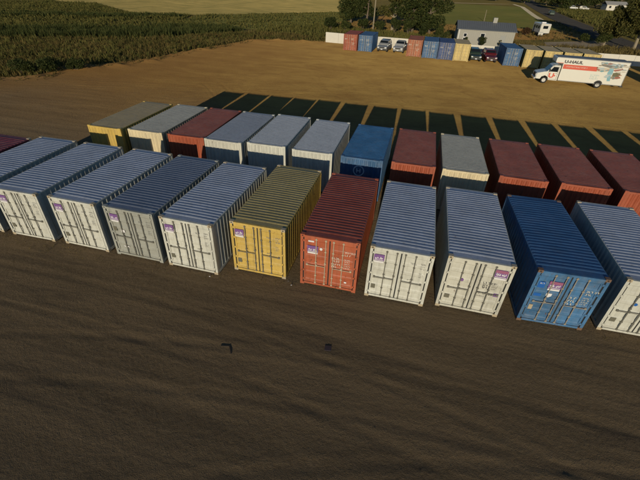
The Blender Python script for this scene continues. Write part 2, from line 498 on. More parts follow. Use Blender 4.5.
def corr_roof(depth, pitch, camber=0.012):
    p = corr_profile(0.29, L - 0.22, pitch, depth, .03)
    p = [(0.09, 0.0)] + p + [(L - 0.09, 0.0)]
    xs = [-1.195, -1.15, -0.6, 0, 0.6, 1.15, 1.195]
    v, f = [], []
    m = len(xs)
    for t, d in p:
        for x in xs:
            e = 0 if abs(x) > 1.16 else 1
            v.append((x, t, H - 0.034 + d * (e * .75 + .25) + camber * (1 - (x / 1.2) ** 2)))
    for i in range(len(p) - 1):
        for j in range(m - 1):
            f.append((i * m + j, i * m + j + 1, (i + 1) * m + j + 1, (i + 1) * m + j))
    return MB().add(v, f)

CM = {}
def cmesh():
    CM['side_l'] = corr_wall_x(-W / 2 + .012, -1, .12, L - .12, .15, H - .07).mesh('side_panel')
    CM['side_r'] = corr_wall_x(W / 2 - .012, 1, .12, L - .12, .15, H - .07).mesh('side_panel')
    CM['end_b'] = corr_wall_y(L - .014, 1, -W / 2 + .12, W / 2 - .12, .14, H - .10).mesh('end_panel')
    CM['end_f'] = corr_wall_y(.014, -1, -W / 2 + .12, W / 2 - .12, .14, H - .10).mesh('end_panel')
    CM['roof'] = corr_roof(.021, .209).mesh('roof')
    CM['roof_s'] = corr_roof(.010, .209, .02).mesh('roof')
    CM['post'] = MB().box(-.055, .055, 0, .11, .118, H - .118).mesh('corner_post')
    CM['cast'] = MB().box(-.089, .089, 0, .162, 0, .118).mesh('corner_casting')
    CM['hole_shade'] = MB().prism([(.035 * math.cos(a * math.pi / 5), .059 + .028 * math.sin(a * math.pi / 5)) for a in range(10)], -.002, .001, 'y').mesh('aperture_shade')  # proud black disc painting in the dark inside of the casting opening
    CM['trail'] = MB().box(-.03, .03, .162, L - .162, H - .085, H - .032).mesh('top_rail')
    CM['brail'] = MB().box(-.03, .03, .162, L - .162, .03, .16).mesh('bottom_rail')
    CM['header'] = MB().box(-W / 2 + .178, W / 2 - .178, .004, .11, H - .125, H - .03).mesh('door_header')
    CM['sill'] = MB().box(-W / 2 + .178, W / 2 - .178, .004, .12, .055, .15).mesh('door_sill')
    CM['bhead'] = MB().box(-W / 2 + .178, W / 2 - .178, L - .09, L - .004, H - .12, H - .03).mesh('end_header')
    CM['bsill'] = MB().box(-W / 2 + .178, W / 2 - .178, L - .10, L - .004, .03, .14).mesh('end_sill')
    CM['floor'] = MB().box(-W / 2 + .06, W / 2 - .06, .12, L - .06, .13, .16).mesh('floor')
    # a door leaf, hinge edge at x = 0, meeting edge at x = dw (mirrored for the other leaf)
    dw = 1.082
    z0, z1 = .165, H - .14
    for key, sgn in (('door_l', 1), ('door_r', -1)):
        m = MB()
        x = lambda t: sgn * t
        bx = lambda a, b, *r: m.box(min(x(a), x(b)), max(x(a), x(b)), *r)
        # frame of the leaf
        bx(.035, .11, .030, .075, z0, z1); bx(dw - .09, dw - .012, .030, .075, z0, z1)
        bx(.11, dw - .09, .030, .075, z0, z0 + .07); bx(.11, dw - .09, .030, .075, z1 - .07, z1)
        # pressed panel: horizontal recesses
        za, zb = z0 + .07, z1 - .07
        prof = [(za, 0)]
        k = 5; ph = (zb - za) / k
        for i in range(k):
            q = za + i * ph
            prof += [(q + .12 * ph, 0), (q + .22 * ph, 1), (q + .78 * ph, 1), (q + .88 * ph, 0)]
        prof.append((zb, 0))
        v = [(x(.11), .038 + d * .024, z) for z, d in prof] + [(x(dw - .09), .038 + d * .024, z) for z, d in prof]
        n = len(prof)
        m.add(v, [(i, i + 1, i + 1 + n, i + n) for i in range(n - 1)])
        CM[key] = m.mesh('door')
        g = MB()
        gx = lambda a, b, *r: g.box(min(x(a), x(b)), max(x(a), x(b)), *r)
        gx(-.012, .034, .035, .06, z0 - .01, z1 + .01); gx(dw - .011, dw + .014, .032, .06, z0 - .01, z1 + .01)
        gx(.034, dw - .011, .034, .06, z1 + .001, z1 + .026); gx(.034, dw - .011, .034, .06, z0 - .018, z0 - .001)
        CM['gasket' + key[-2:]] = g.mesh('gasket')
    hb = MB()
    hb.cyl((0, .004, .14), (0, .004, H - .11), .019, n=8)
    for z in (.15, .55, 1.25, 1.85, H - .20):
        hb.box(-.04, .04, -.004, .030, z, z + .055)
    CM['bar'] = hb.mesh('locking_bar')
    for key, q in (('handle_l', -1), ('handle_r', 1)):
        hh = MB()
        e = q * .37
        hh.box(min(-q * .02, e), max(-q * .02, e), -.034, -.019, 1.10, 1.126)
        hh.box(e - .04, e + .04, -.018, .036, 1.07, 1.15)
        CM[key] = hh.mesh('handle')
    CM['hinge'] = MB().box(-.055, .055, .006, .028, -.045, .045).mesh('hinge')
cmesh()

def marks(rects, y=.0):
    m = MB()
    for x0, x1, z0, z1 in rects:
        m.box(x0, x1, y - .004, y + .002, z0, z1)
    return m

def text_rows(x, z, rows, ch=.05, gap=.045, seed=0, y=.029):
    """rows of small unreadable stencilled characters: each row is a count of characters"""
    r = random.Random(seed)
    m = MB()
    for i, n in enumerate(rows):
        cx = x
        for k in range(n):
            w = ch * r.uniform(.45, .75)
            zz = z - i * (ch + gap)
            kind = r.randrange(4)
            a, b = cx, cx + w
            t = ch * .2
            if kind in (0, 2): m.box(a, a + t, y - .003, y, zz, zz + ch)
            if kind in (1, 2, 3): m.box(a, b, y - .003, y, zz + ch - t, zz + ch)
            if kind in (0, 1): m.box(a, b, y - .003, y, zz, zz + t)
            if kind in (1, 3): m.box(b - t, b, y - .003, y, zz, zz + ch)
            cx += w + ch * .28
            if r.random() < .12: cx += ch * .6
    return m

def sticker(parent, x, z, w=.41, h=.30, red=False):
    s = MB().box(x, x + w, .020, .026, z, z + h).obj('sticker', STK_PURPLE, parent)
    if red: MB().box(x + .01, x + w - .01, .0165, .0195, z + h * .62, z + h - .01).obj('banner', STK_RED, s)
    m = MB()
    r = random.Random(int(abs(x) * 1000) + 3)
    for cx in (x + w * .12, x + w * .55):                    # two clusters of white print
        for q in range(5):
            bx_ = cx + q * w * .068; hh_ = h * r.uniform(.12, .34); zz_ = z + h * r.uniform(.22, .34)
            m.box(bx_, bx_ + w * r.uniform(.04, .06), .0165, .0195, zz_, zz_ + hh_)
    m.box(x + .03, x + w - .03, .0165, .0195, z + .02, z + .045)
    m.obj('print', STK_WHITE, s)
    MB().box(x + .02, x + w - .02, .020, .026, z - .09, z - .012).obj('sticker', STK_WHITE, parent)

def put_handle(d, sgn, bx, bars):
    return put('handle', CM['handle_l' if sgn > 0 else 'handle_r'], bars, d, (sgn * bx, 0, 0 if bx < .7 else .012))

def container(loc, yaw, body, roof=None, bars=GALV, label='', group='', doors=True, far=False, smooth=False, cast=CASTING, gasket=GASKET):
    t = empty('shipping_container', loc, R(yaw), label, 'container', group)
    roof = roof or body
    put('roof', CM['roof_s' if (smooth or far) else 'roof'], roof, t)
    put('side_panel', CM['side_l'], body, t); put('side_panel', CM['side_r'], body, t)
    put('end_panel', CM['end_b'], body, t)
    if not far: put('floor', CM['floor'], PLYWOOD, t)
    for s in (-1, 1):
        put('top_rail', CM['trail'], body, t, (s * (W / 2 - .03), 0, 0))
        put('bottom_rail', CM['brail'], body, t, (s * (W / 2 - .03), 0, 0))
        for y in (0, L):
            rz = 0 if y == 0 else math.pi
            put('corner_post', CM['post'], body, t, (s * (W / 2 - .0555), y + (.006 if y == 0 else -.006), 0), rz)
            put('corner_casting', CM['cast'], body if far else cast, t, (s * (W / 2 - .089), y, 0), rz)
            c2 = put('corner_casting', CM['cast'], body if far else cast, t, (s * (W / 2 - .089), y, H - .118), rz)
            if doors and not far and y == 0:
                put('aperture_shade', CM['hole_shade'], GASKET, c2)
    put('door_header' if doors else 'end_header', CM['header'], body, t); put('door_sill' if doors else 'end_sill', CM['sill'], body, t)
    put('end_header', CM['bhead'], body, t); put('end_sill', CM['bsill'], body, t)
    if not doors:
        put('end_panel', CM['end_f'], body, t)
        return t, None, None
    xl = -W / 2 + .123
    dl = put('door', CM['door_l'], body, t, (xl, 0, 0)); dr = put('door', CM['door_r'], body, t, (-xl, 0, 0))
    put('gasket', CM['gasket_l'], gasket, dl); put('gasket', CM['gasket_r'], gasket, dr)
    for d, sgn in ((dl, 1), (dr, -1)):
        for bx in (.54, .935):
            b = put('locking_bar', CM['bar'], bars, d, (sgn * bx, 0, 0))
        if not far:
            for bx in (.54, .935):
                put_handle(d, sgn, bx, bars)
            for z in (.30, .78, 1.28, 1.80, 2.30):
                put('hinge', CM['hinge'], body, d, (sgn * .012, 0, z))
    return t, dl, dr

front = 'containers in the front row'
FR = [ # x, y, yaw, paint, roof, label, style
    (-20.46, -1.00, 0.0, MAROON, None, 'dark maroon container cut off by the left edge of the photo', 'plain'),
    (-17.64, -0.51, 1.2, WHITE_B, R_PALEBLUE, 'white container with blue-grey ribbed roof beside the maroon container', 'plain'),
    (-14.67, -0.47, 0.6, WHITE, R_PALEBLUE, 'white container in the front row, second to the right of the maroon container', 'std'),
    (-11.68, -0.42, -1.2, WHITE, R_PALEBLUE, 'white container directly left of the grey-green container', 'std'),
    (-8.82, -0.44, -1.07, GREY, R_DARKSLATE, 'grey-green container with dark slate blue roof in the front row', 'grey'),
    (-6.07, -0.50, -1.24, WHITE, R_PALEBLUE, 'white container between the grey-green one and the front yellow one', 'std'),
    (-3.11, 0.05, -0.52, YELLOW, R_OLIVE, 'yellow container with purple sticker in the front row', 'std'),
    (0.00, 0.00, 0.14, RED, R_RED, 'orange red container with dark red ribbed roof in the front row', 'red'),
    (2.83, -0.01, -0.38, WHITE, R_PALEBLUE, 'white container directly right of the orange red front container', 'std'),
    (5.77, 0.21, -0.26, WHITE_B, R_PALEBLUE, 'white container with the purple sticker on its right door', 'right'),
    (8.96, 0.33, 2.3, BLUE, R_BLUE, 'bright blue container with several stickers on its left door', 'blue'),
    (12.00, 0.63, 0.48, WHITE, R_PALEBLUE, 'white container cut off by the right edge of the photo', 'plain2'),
]
for k, (x, y, yaw, body, roof, label, st) in enumerate(FR):
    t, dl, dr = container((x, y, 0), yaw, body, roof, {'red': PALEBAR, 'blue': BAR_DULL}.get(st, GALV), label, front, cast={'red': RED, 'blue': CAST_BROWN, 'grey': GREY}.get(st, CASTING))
    xl = -W / 2 + .123
    if st in ('std', 'grey', 'plain'):
        sticker(dl, .06 if st != 'grey' else .1, 1.93)
        MB().box(.09, .27, .022, .027, .48 if st != 'grey' else 1.35, .70 if st != 'grey' else 1.57).obj('placard', PLACARD, dl)
        if st == 'grey': MB().box(.47, .66, .020, .026, 1.32, 1.46).obj('sticker', STK_WHITE, dl); MB().box(.4, .66, .020, .026, .52, .58).obj('sticker', STK_WHITE, dl)
        text_rows(-.70, 2.02, [4], .06, .05, 3 + k).stuff('marking', INK, dr)
        text_rows(-.31, 2.05, [5, 3, 4], .06, .05, 13 + k).stuff('marking', INK, dr)
        text_rows(-.31, 1.60, [3, 4, 3], .045, .04, 23 + k).stuff('marking', INK, dr)
        text_rows(-.98, 1.55, [3, 2, 3], .04, .08, 33 + k).stuff('marking', INK, dr)
        text_rows(-.72, 1.20, [4], .05, .05, 43 + k).stuff('marking', INK, dr)
    elif st == 'red':
        sticker(dl, .16, 1.78, .46, .30)
        MB().box(.20, .44, .020, .026, 2.26, 2.33).obj('sticker', STK_WHITE, dl)
        MB().prism([(.74 + .06 * math.cos(a * math.pi / 5), 1.98 + .07 * math.sin(a * math.pi / 5)) for a in range(10)], .020, .026).obj('sticker', STK_WHITE, dl)
        text_rows(-.98, 1.60, [4, 4], .09, .05, 5).stuff('marking', INK_WHITE, dr)
        text_rows(-.98, 1.30, [5, 3], .085, .05, 6).stuff('marking', INK_WHITE, dr)
        text_rows(-.46, 1.98, [6, 3], .08, .06, 7).stuff('marking', INK_WHITE, dr)
        text_rows(-.46, 1.62, [5, 5, 5, 5, 5], .055, .05, 8).stuff('marking', INK_WHITE, dr)
        MB().box(-.40, -.30, .020, .026, .42, .50).obj('sticker', STK_WHITE, dr)
    elif st == 'right':
        sticker(dr, -.52, 1.95, .46, .36, True)
        MB().box(.12, .32, .022, .027, .52, .72).obj('placard', PLACARD, dl)
        MB().prism([(.60 + .07 * math.cos(a * math.pi / 5), 1.55 + .07 * math.sin(a * math.pi / 5)) for a in range(10)], .020, .026).obj('sticker', STK_PURPLE, dl)
        text_rows(-.80, 1.55, [5, 3, 3], .08, .04, 15).stuff('marking', INK_DARK, dr)
        text_rows(-.45, 1.58, [4, 4, 4, 4], .05, .04, 16).stuff('marking', INK, dr)
        text_rows(-.92, 1.02, [8], .09, .05, 17).stuff('marking', INK_DARK, dr)
        text_rows(-.92, .88, [10], .04, .04, 18).stuff('marking', INK, dr)
        MB().box(-.30, -.12, .020, .026, 1.00, 1.16).obj('sticker', STK_PURPLE, dr)
    elif st == 'blue':
        MB().box(.08, .32, .020, .026, 1.78, 2.06).obj('sticker', STK_BLUE, dl)
        text_rows(.13, 1.96, [3], .06, .04, 3, .0195).stuff('marking', INK_WHITE, dl)
        sticker(dl, .44, 1.80, .46, .34, True)
        MB().prism([(.50, 1.56), (.50, 1.44), (.60, 1.36), (.70, 1.44), (.70, 1.56)], .020, .026).obj('sticker', STK_WHITE, dl)
        MB().box(.08, .34, .020, .026, 1.36, 1.50).obj('sticker', STK_BLUE, dl)
        MB().box(.10, .24, .022, .027, .66, .90).obj('placard', CASTING, dl)
        text_rows(-.95, 1.45, [4, 4, 3], .10, .05, 25).stuff('marking', INK_WHITE, dr)
        text_rows(-.42, 1.86, [6, 3], .08, .06, 26).stuff('marking', INK_WHITE, dr)
        text_rows(-.42, 1.55, [5, 5, 5, 4], .05, .05, 27).stuff('marking', INK_WHITE, dr)
    elif st == 'plain2':
        MB().box(.12, .32, .022, .027, .52, .72).obj('placard', PLACARD, dl)
        MB().prism([(.62 + .07 * math.cos(a * math.pi / 5), 1.50 + .07 * math.sin(a * math.pi / 5)) for a in range(10)], .020, .026).obj('sticker', STK_BLUE, dl)
        text_rows(-.75, 1.6, [4, 4, 3], .07, .05, 35).stuff('marking', INK, dr)

backg = 'containers in the second row'
BR = [
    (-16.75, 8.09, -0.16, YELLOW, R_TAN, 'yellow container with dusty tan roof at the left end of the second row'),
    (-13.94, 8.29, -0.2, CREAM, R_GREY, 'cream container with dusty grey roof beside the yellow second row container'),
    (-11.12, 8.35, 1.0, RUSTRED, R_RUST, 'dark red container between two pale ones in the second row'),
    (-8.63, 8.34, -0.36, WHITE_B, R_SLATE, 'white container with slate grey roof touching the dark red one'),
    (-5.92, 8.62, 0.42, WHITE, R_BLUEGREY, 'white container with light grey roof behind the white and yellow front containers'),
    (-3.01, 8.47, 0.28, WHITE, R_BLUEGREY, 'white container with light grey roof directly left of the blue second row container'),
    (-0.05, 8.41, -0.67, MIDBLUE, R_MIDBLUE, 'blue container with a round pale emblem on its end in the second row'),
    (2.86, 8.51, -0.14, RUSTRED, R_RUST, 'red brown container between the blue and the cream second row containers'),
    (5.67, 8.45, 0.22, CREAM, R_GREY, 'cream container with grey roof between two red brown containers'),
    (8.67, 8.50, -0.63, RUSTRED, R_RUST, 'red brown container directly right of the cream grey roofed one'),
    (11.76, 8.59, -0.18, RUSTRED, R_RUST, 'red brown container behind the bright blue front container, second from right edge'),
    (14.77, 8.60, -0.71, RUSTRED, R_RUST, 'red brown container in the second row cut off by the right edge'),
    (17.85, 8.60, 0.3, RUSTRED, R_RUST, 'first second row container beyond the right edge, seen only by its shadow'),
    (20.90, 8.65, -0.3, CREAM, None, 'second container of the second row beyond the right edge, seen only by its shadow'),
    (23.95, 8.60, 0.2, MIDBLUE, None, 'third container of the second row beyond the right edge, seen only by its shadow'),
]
for x, y, yaw, body, roof, label in BR:
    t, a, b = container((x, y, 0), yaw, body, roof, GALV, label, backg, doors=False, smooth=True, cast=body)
    if body is MIDBLUE and x < 1:      # round emblem: a ring with a letter-like mark inside
        m = MB()
        cx, cz = -.12, 1.80
        for i in range(24):
            a0, a1 = 2 * math.pi * i / 24, 2 * math.pi * (i + 1) / 24
            p = [(cx + r * math.cos(q), .008, cz + r * math.sin(q)) for r, q in ((.27, a0), (.33, a0), (.33, a1), (.27, a1))]
            m.quad(*p)
        m.box(cx - .13, cx - .08, .004, .008, cz - .13, cz + .13); m.box(cx + .06, cx + .11, .004, .008, cz - .13, cz + .13); m.box(cx - .08, cx + .06, .004, .008, cz - .03, cz + .02)
        m.obj('emblem', plain('pale_blue_ink', (0.46, 0.58, 0.66), .6), t)

farg = 'containers along the far white wall'
FAR = [
    (-10.40, 62.4, -1.0, RUSTRED, 'dark red container at the left end of the far row'),
    (-7.75, 62.5, -2.0, MIDBLUE, 'blue container next to the dark red one in the far row'),
    (0.80, 61.2, -1.0, ORANGE, 'rust orange container right of the parked silver vehicles'),
    (3.45, 60.9, -0.5, MIDBLUE, 'blue container beside the rust orange one in the far row'),
    (6.00, 60.6, 0.0, NAVY, 'navy container between the blue and the yellow in the far row'),
    (8.50, 60.6, 0.5, STRAW, 'straw yellow container in front of the grey building'),
    (16.25, 59.7, 3.0, MIDBLUE, 'blue container right of the dark red car in the far row'),
    (19.10, 59.4, 1.5, STRAW, 'straw yellow container beside the blue one, ahead of the moving truck'),
    (21.85, 59.3, 1.0, STRAW, 'straw yellow container behind the cab of the moving truck'),
    (24.60, 59.3, 1.0, STRAW, 'straw yellow container behind the middle of the moving truck'),
    (27.30, 59.3, 1.0, STRAW, 'straw yellow container at the right end of the far row'),
]
for k, (x, y, yaw, body, label) in enumerate(FAR):
    t, dl, dr = container((x, y, 0), yaw, body, R_TAN if body is STRAW else None, PALEBAR, label, farg, far=True)
    if body is not STRAW:
        text_rows(.10, 1.75, [3], .16, .08, 61 + k).stuff('marking', INK_WHITE, dl)
        text_rows(-.92, 1.85, [5, 4], .11, .07, 71 + k).stuff('marking', INK_WHITE, dr)
        text_rows(-.75, 1.15, [4, 3], .12, .07, 81 + k).stuff('marking', INK_WHITE, dr)

# ------------------------------------------------------------------ white wall at the back of the yard
def wall_run(x0, x1, y0, y1, label, h=1.55):
    t = empty('boundary_wall', (x0, y0, 0), math.atan2(y1 - y0, x1 - x0), label, 'wall', 'white boundary wall sections')
    ln = math.hypot(x1 - x0, y1 - y0)
    n = max(1, round(ln / 2.44)); w = ln / n
    for i in range(n):
        MB().box(i * w + .012, (i + 1) * w - .012, -.05, .05, -.1, h + random.uniform(-.02, .02)).obj('panel', CONCRETE, t)
    for i in range(n + 1):
        MB().box(i * w - .06, i * w + .06, .052, .17, -.1, h - .12).obj('post', WOOD, t)
    return t
wall_run(-16.7, -11.5, 70.4, 69.9, 'white wall section left of the dark red far container', 1.75)
wall_run(-11.4, -0.6, 69.85, 69.4, 'white wall section behind the two silver vehicles', 1.7)
wall_run(-0.5, 9.6, 69.4, 69.0, 'white wall section behind the blue and navy far containers', 1.6)
wall_run(9.7, 29.8, 69.0, 69.4, 'white wall section behind the green and red cars', 1.55)
wall_run(29.9, 60, 69.4, 71.0, 'white wall section at the right edge, half in shadow', 1.6)

# ------------------------------------------------------------------ vehicles
def wheel(parent, x, y, r=.34, w=.22, side=1, axis='x'):
    """wheel centred at x,y whose axle runs along axis"""
    a = Vector((1, 0, 0)) if axis == 'x' else Vector((0, 1, 0))
    c = Vector((x, y, r))
    t = MB()
    n = 18
    prof = [(-w / 2, r * .62), (-w / 2, r * .92), (-w * .38, r), (w * .38, r), (w / 2, r * .92), (w / 2, r * .62)]
    v = []
    for s, q in prof:
        for i in range(n):
            an = 2 * math.pi * i / n
            o = (Vector((0, math.cos(an), math.sin(an))) if axis == 'x' else Vector((math.cos(an), 0, math.sin(an)))) * q
            v.append(c + a * s + o)
    f = []
    for j in range(len(prof) - 1):
        f += [(j * n + i, j * n + (i + 1) % n, (j + 1) * n + (i + 1) % n, (j + 1) * n + i) for i in range(n)]
    t.add(v, f)
    wh = t.obj('wheel', RUBBER, parent)
    m = MB()
    m.cyl(c + a * (side * w * .12), c + a * (side * w * .36), r * .63, r * .60, 14)
    m.cyl(c + a * (side * w * .36), c + a * (side * w * .46), r * .2, r * .18, 8)
    m.obj('rim', RIM, wh)
    return wh

def loft(m, secs):
    """secs: list of rings (equal count) -> closed skin"""
    n = len(secs[0])
    o = [p for s in secs for p in s]
    f = []
    for j in range(len(secs) - 1):
        f += [(j * n + i, j * n + (i + 1) % n, (j + 1) * n + (i + 1) % n, (j + 1) * n + i) for i in range(n)]
    f += [tuple(range(n - 1, -1, -1)), tuple(range((len(secs) - 1) * n, len(secs) * n))]
    m.add(o, f)

def ring(y, hw, z0, z1, c=.10, top=None):
    """body cross-section at y, half width hw, rounded upper corners"""
    tw = top if top is not None else hw - c
    return [(-hw + .05, y, z0), (hw - .05, y, z0), (hw, y, z0 + .08), (hw, y, z1 - c), (tw, y, z1), (-tw, y, z1), (-hw, y, z1 - c), (-hw, y, z0 + .08)]

def car(loc, yaw, paintm, label, kind='suv', group='vehicles parked along the far wall'):
    """front of the vehicle faces -y"""
    t = empty('parked_car', loc, R(yaw), label, 'car', group)
    hw = .92
    Ln = 4.7 if kind != 'pickup' else 5.4
    hood = 1.02 if kind == 'suv' else 1.08
    belt = 1.08 if kind == 'suv' else 1.12
    roofz = 1.74 if kind == 'suv' else 1.82
    body = MB()
    loft(body, [ring(0, hw - .14, .42, .82), ring(.10, hw - .05, .34, .92), ring(.45, hw, .30, hood - .03), ring(1.25, hw, .28, hood + .03), ring(1.45, hw, .28, belt),
                ring(Ln * .62, hw, .28, belt), ring(Ln - .35, hw, .30, belt), ring(Ln - .08, hw - .05, .36, belt - .05), ring(Ln, hw - .12, .45, .9)])
    b = body.obj('body', paintm, t)
    back = Ln - .12 if kind == 'suv' else 3.35
    cab = MB()
    loft(cab, [ring(1.32, hw - .08, belt - .06, belt + .02, .02), ring(1.95, hw - .18, belt - .06, roofz - .03, .08), ring(2.3, hw - .2, belt - .06, roofz, .1),
               ring(back - .5, hw - .2, belt - .06, roofz, .1), ring(back - .22, hw - .2, belt - .06, roofz - .05, .1), ring(back, hw - .12, belt - .06, belt + .02, .02)])
    cab.obj('cabin', paintm, t)
    hwid = hw - .2
    n = Vector((0, -(roofz - belt), .6)).normalized() * .02
    MB().add([(-hwid - .04, 1.40 + n.y, belt + .06), (hwid + .04, 1.40 + n.y, belt + .06), (hwid - .08, 1.88 + n.y, roofz - .07), (-hwid + .08, 1.88 + n.y, roofz - .07)], [(0, 1, 2, 3)]).obj('windshield', GLASS, t)
    for s in (-1, 1):
        x0, x1 = s * (hw - .075), s * (hw - .165)
        for a, b2 in ((1.75, 2.55), (2.65, min(3.35, back - .3))) if kind == 'suv' else ((1.75, 2.45), (2.55, 3.1)):
            MB().add([(x0, a - (.22 if a < 2 else 0), belt + .05), (x0, b2, belt + .05), (x1 - s * .0, b2 - .04, roofz - .12), (x1, a + (.22 if a < 2 else 0), roofz - .12)], [(0, 1, 2, 3)]).obj('side_window', GLASS, t)
        MB().prism([(s * .50, .70), (s * .80, .72), (s * .80, .88), (s * .52, .86)], -.004, .12, 'y').obj('headlight', LAMP, t)
        MB().box(s * .95 - .09, s * .95 + .09, 1.62, 1.74, belt + .02, belt + .16).obj('mirror', paintm, t)
        wheel(t, s * (hw - .12), .95, .36, .24, s); wheel(t, s * (hw - .12), Ln - .95, .36, .24, s)
    MB().box(-.47, .47, -.012, .1, .66, .86).obj('grille', BLACKPLASTIC, t)
    MB().cbox(-.80, .80, -.07, .06, .40, .60, .05).obj('bumper', CHROME if kind == 'pickup' else BLACKPLASTIC, t)
    MB().box(-.16, .16, -.085, -.072, .44, .57).obj('licence_plate', STK_WHITE, t)
    if kind == 'pickup':
        MB().box(-hw + .1, hw - .1, 3.5, Ln - .15, belt + .004, belt + .008).obj('bed_cover', BLACKPLASTIC, t)
    else:
        for s in (-1, 1):
            MB().cyl((s * .62, 2.3, roofz + .05), (s * .62, back - .5, roofz + .05), .02, n=6).obj('roof_rack', BLACKPLASTIC, t)
    return t
SILVER = carpaint('silver_paint', (0.42, 0.42, 0.40), .5)
PALE = carpaint('pale_silver_paint', (0.50, 0.50, 0.48), .4)
DGREEN = carpaint('dark_green_paint', (0.028, 0.05, 0.035))
DRED = carpaint('dark_red_paint', (0.14, 0.012, 0.016))
car((-4.85, 63.2, 0), -6, SILVER, 'silver sport utility car next to the far blue container')
car((-2.05, 63.3, 0), -8, PALE, 'pale silver pickup parked left of the rust orange container', 'pickup')
car((10.95, 60.8, 0), 4, DGREEN, 'dark green car beside the straw yellow container')
car((13.40, 60.9, 0), 5, DRED, 'dark red car between the green car and a blue container')

TRUCKWHITE = carpaint('truck_white', (0.74, 0.71, 0.62), 0.0)
TR_ORANGE = plain('truck_red_stripe', (0.62, 0.075, 0.03), .45, 0, .06)
def text_mesh(txt, size, mat, parent, name, loc, rot, sx=1.0, extr=.004, bold=0.0):
    cu = bpy.data.curves.new('lettering', 'FONT')
    cu.body = txt; cu.size = size; cu.extrude = extr; cu.align_x = 'LEFT'; cu.offset = bold
    o = bpy.data.objects.new('lettering', cu)
    col.objects.link(o)
    dg = bpy.context.evaluated_depsgraph_get()
    me = bpy.data.meshes.new_from_object(o.evaluated_get(dg))
    bpy.data.objects.remove(o)
    me.materials.clear(); me.materials.append(DUMMY)
    q = put(name, me, mat, parent, loc)
    q.rotation_euler = rot
    q.scale = (sx, 1, 1)
    return q

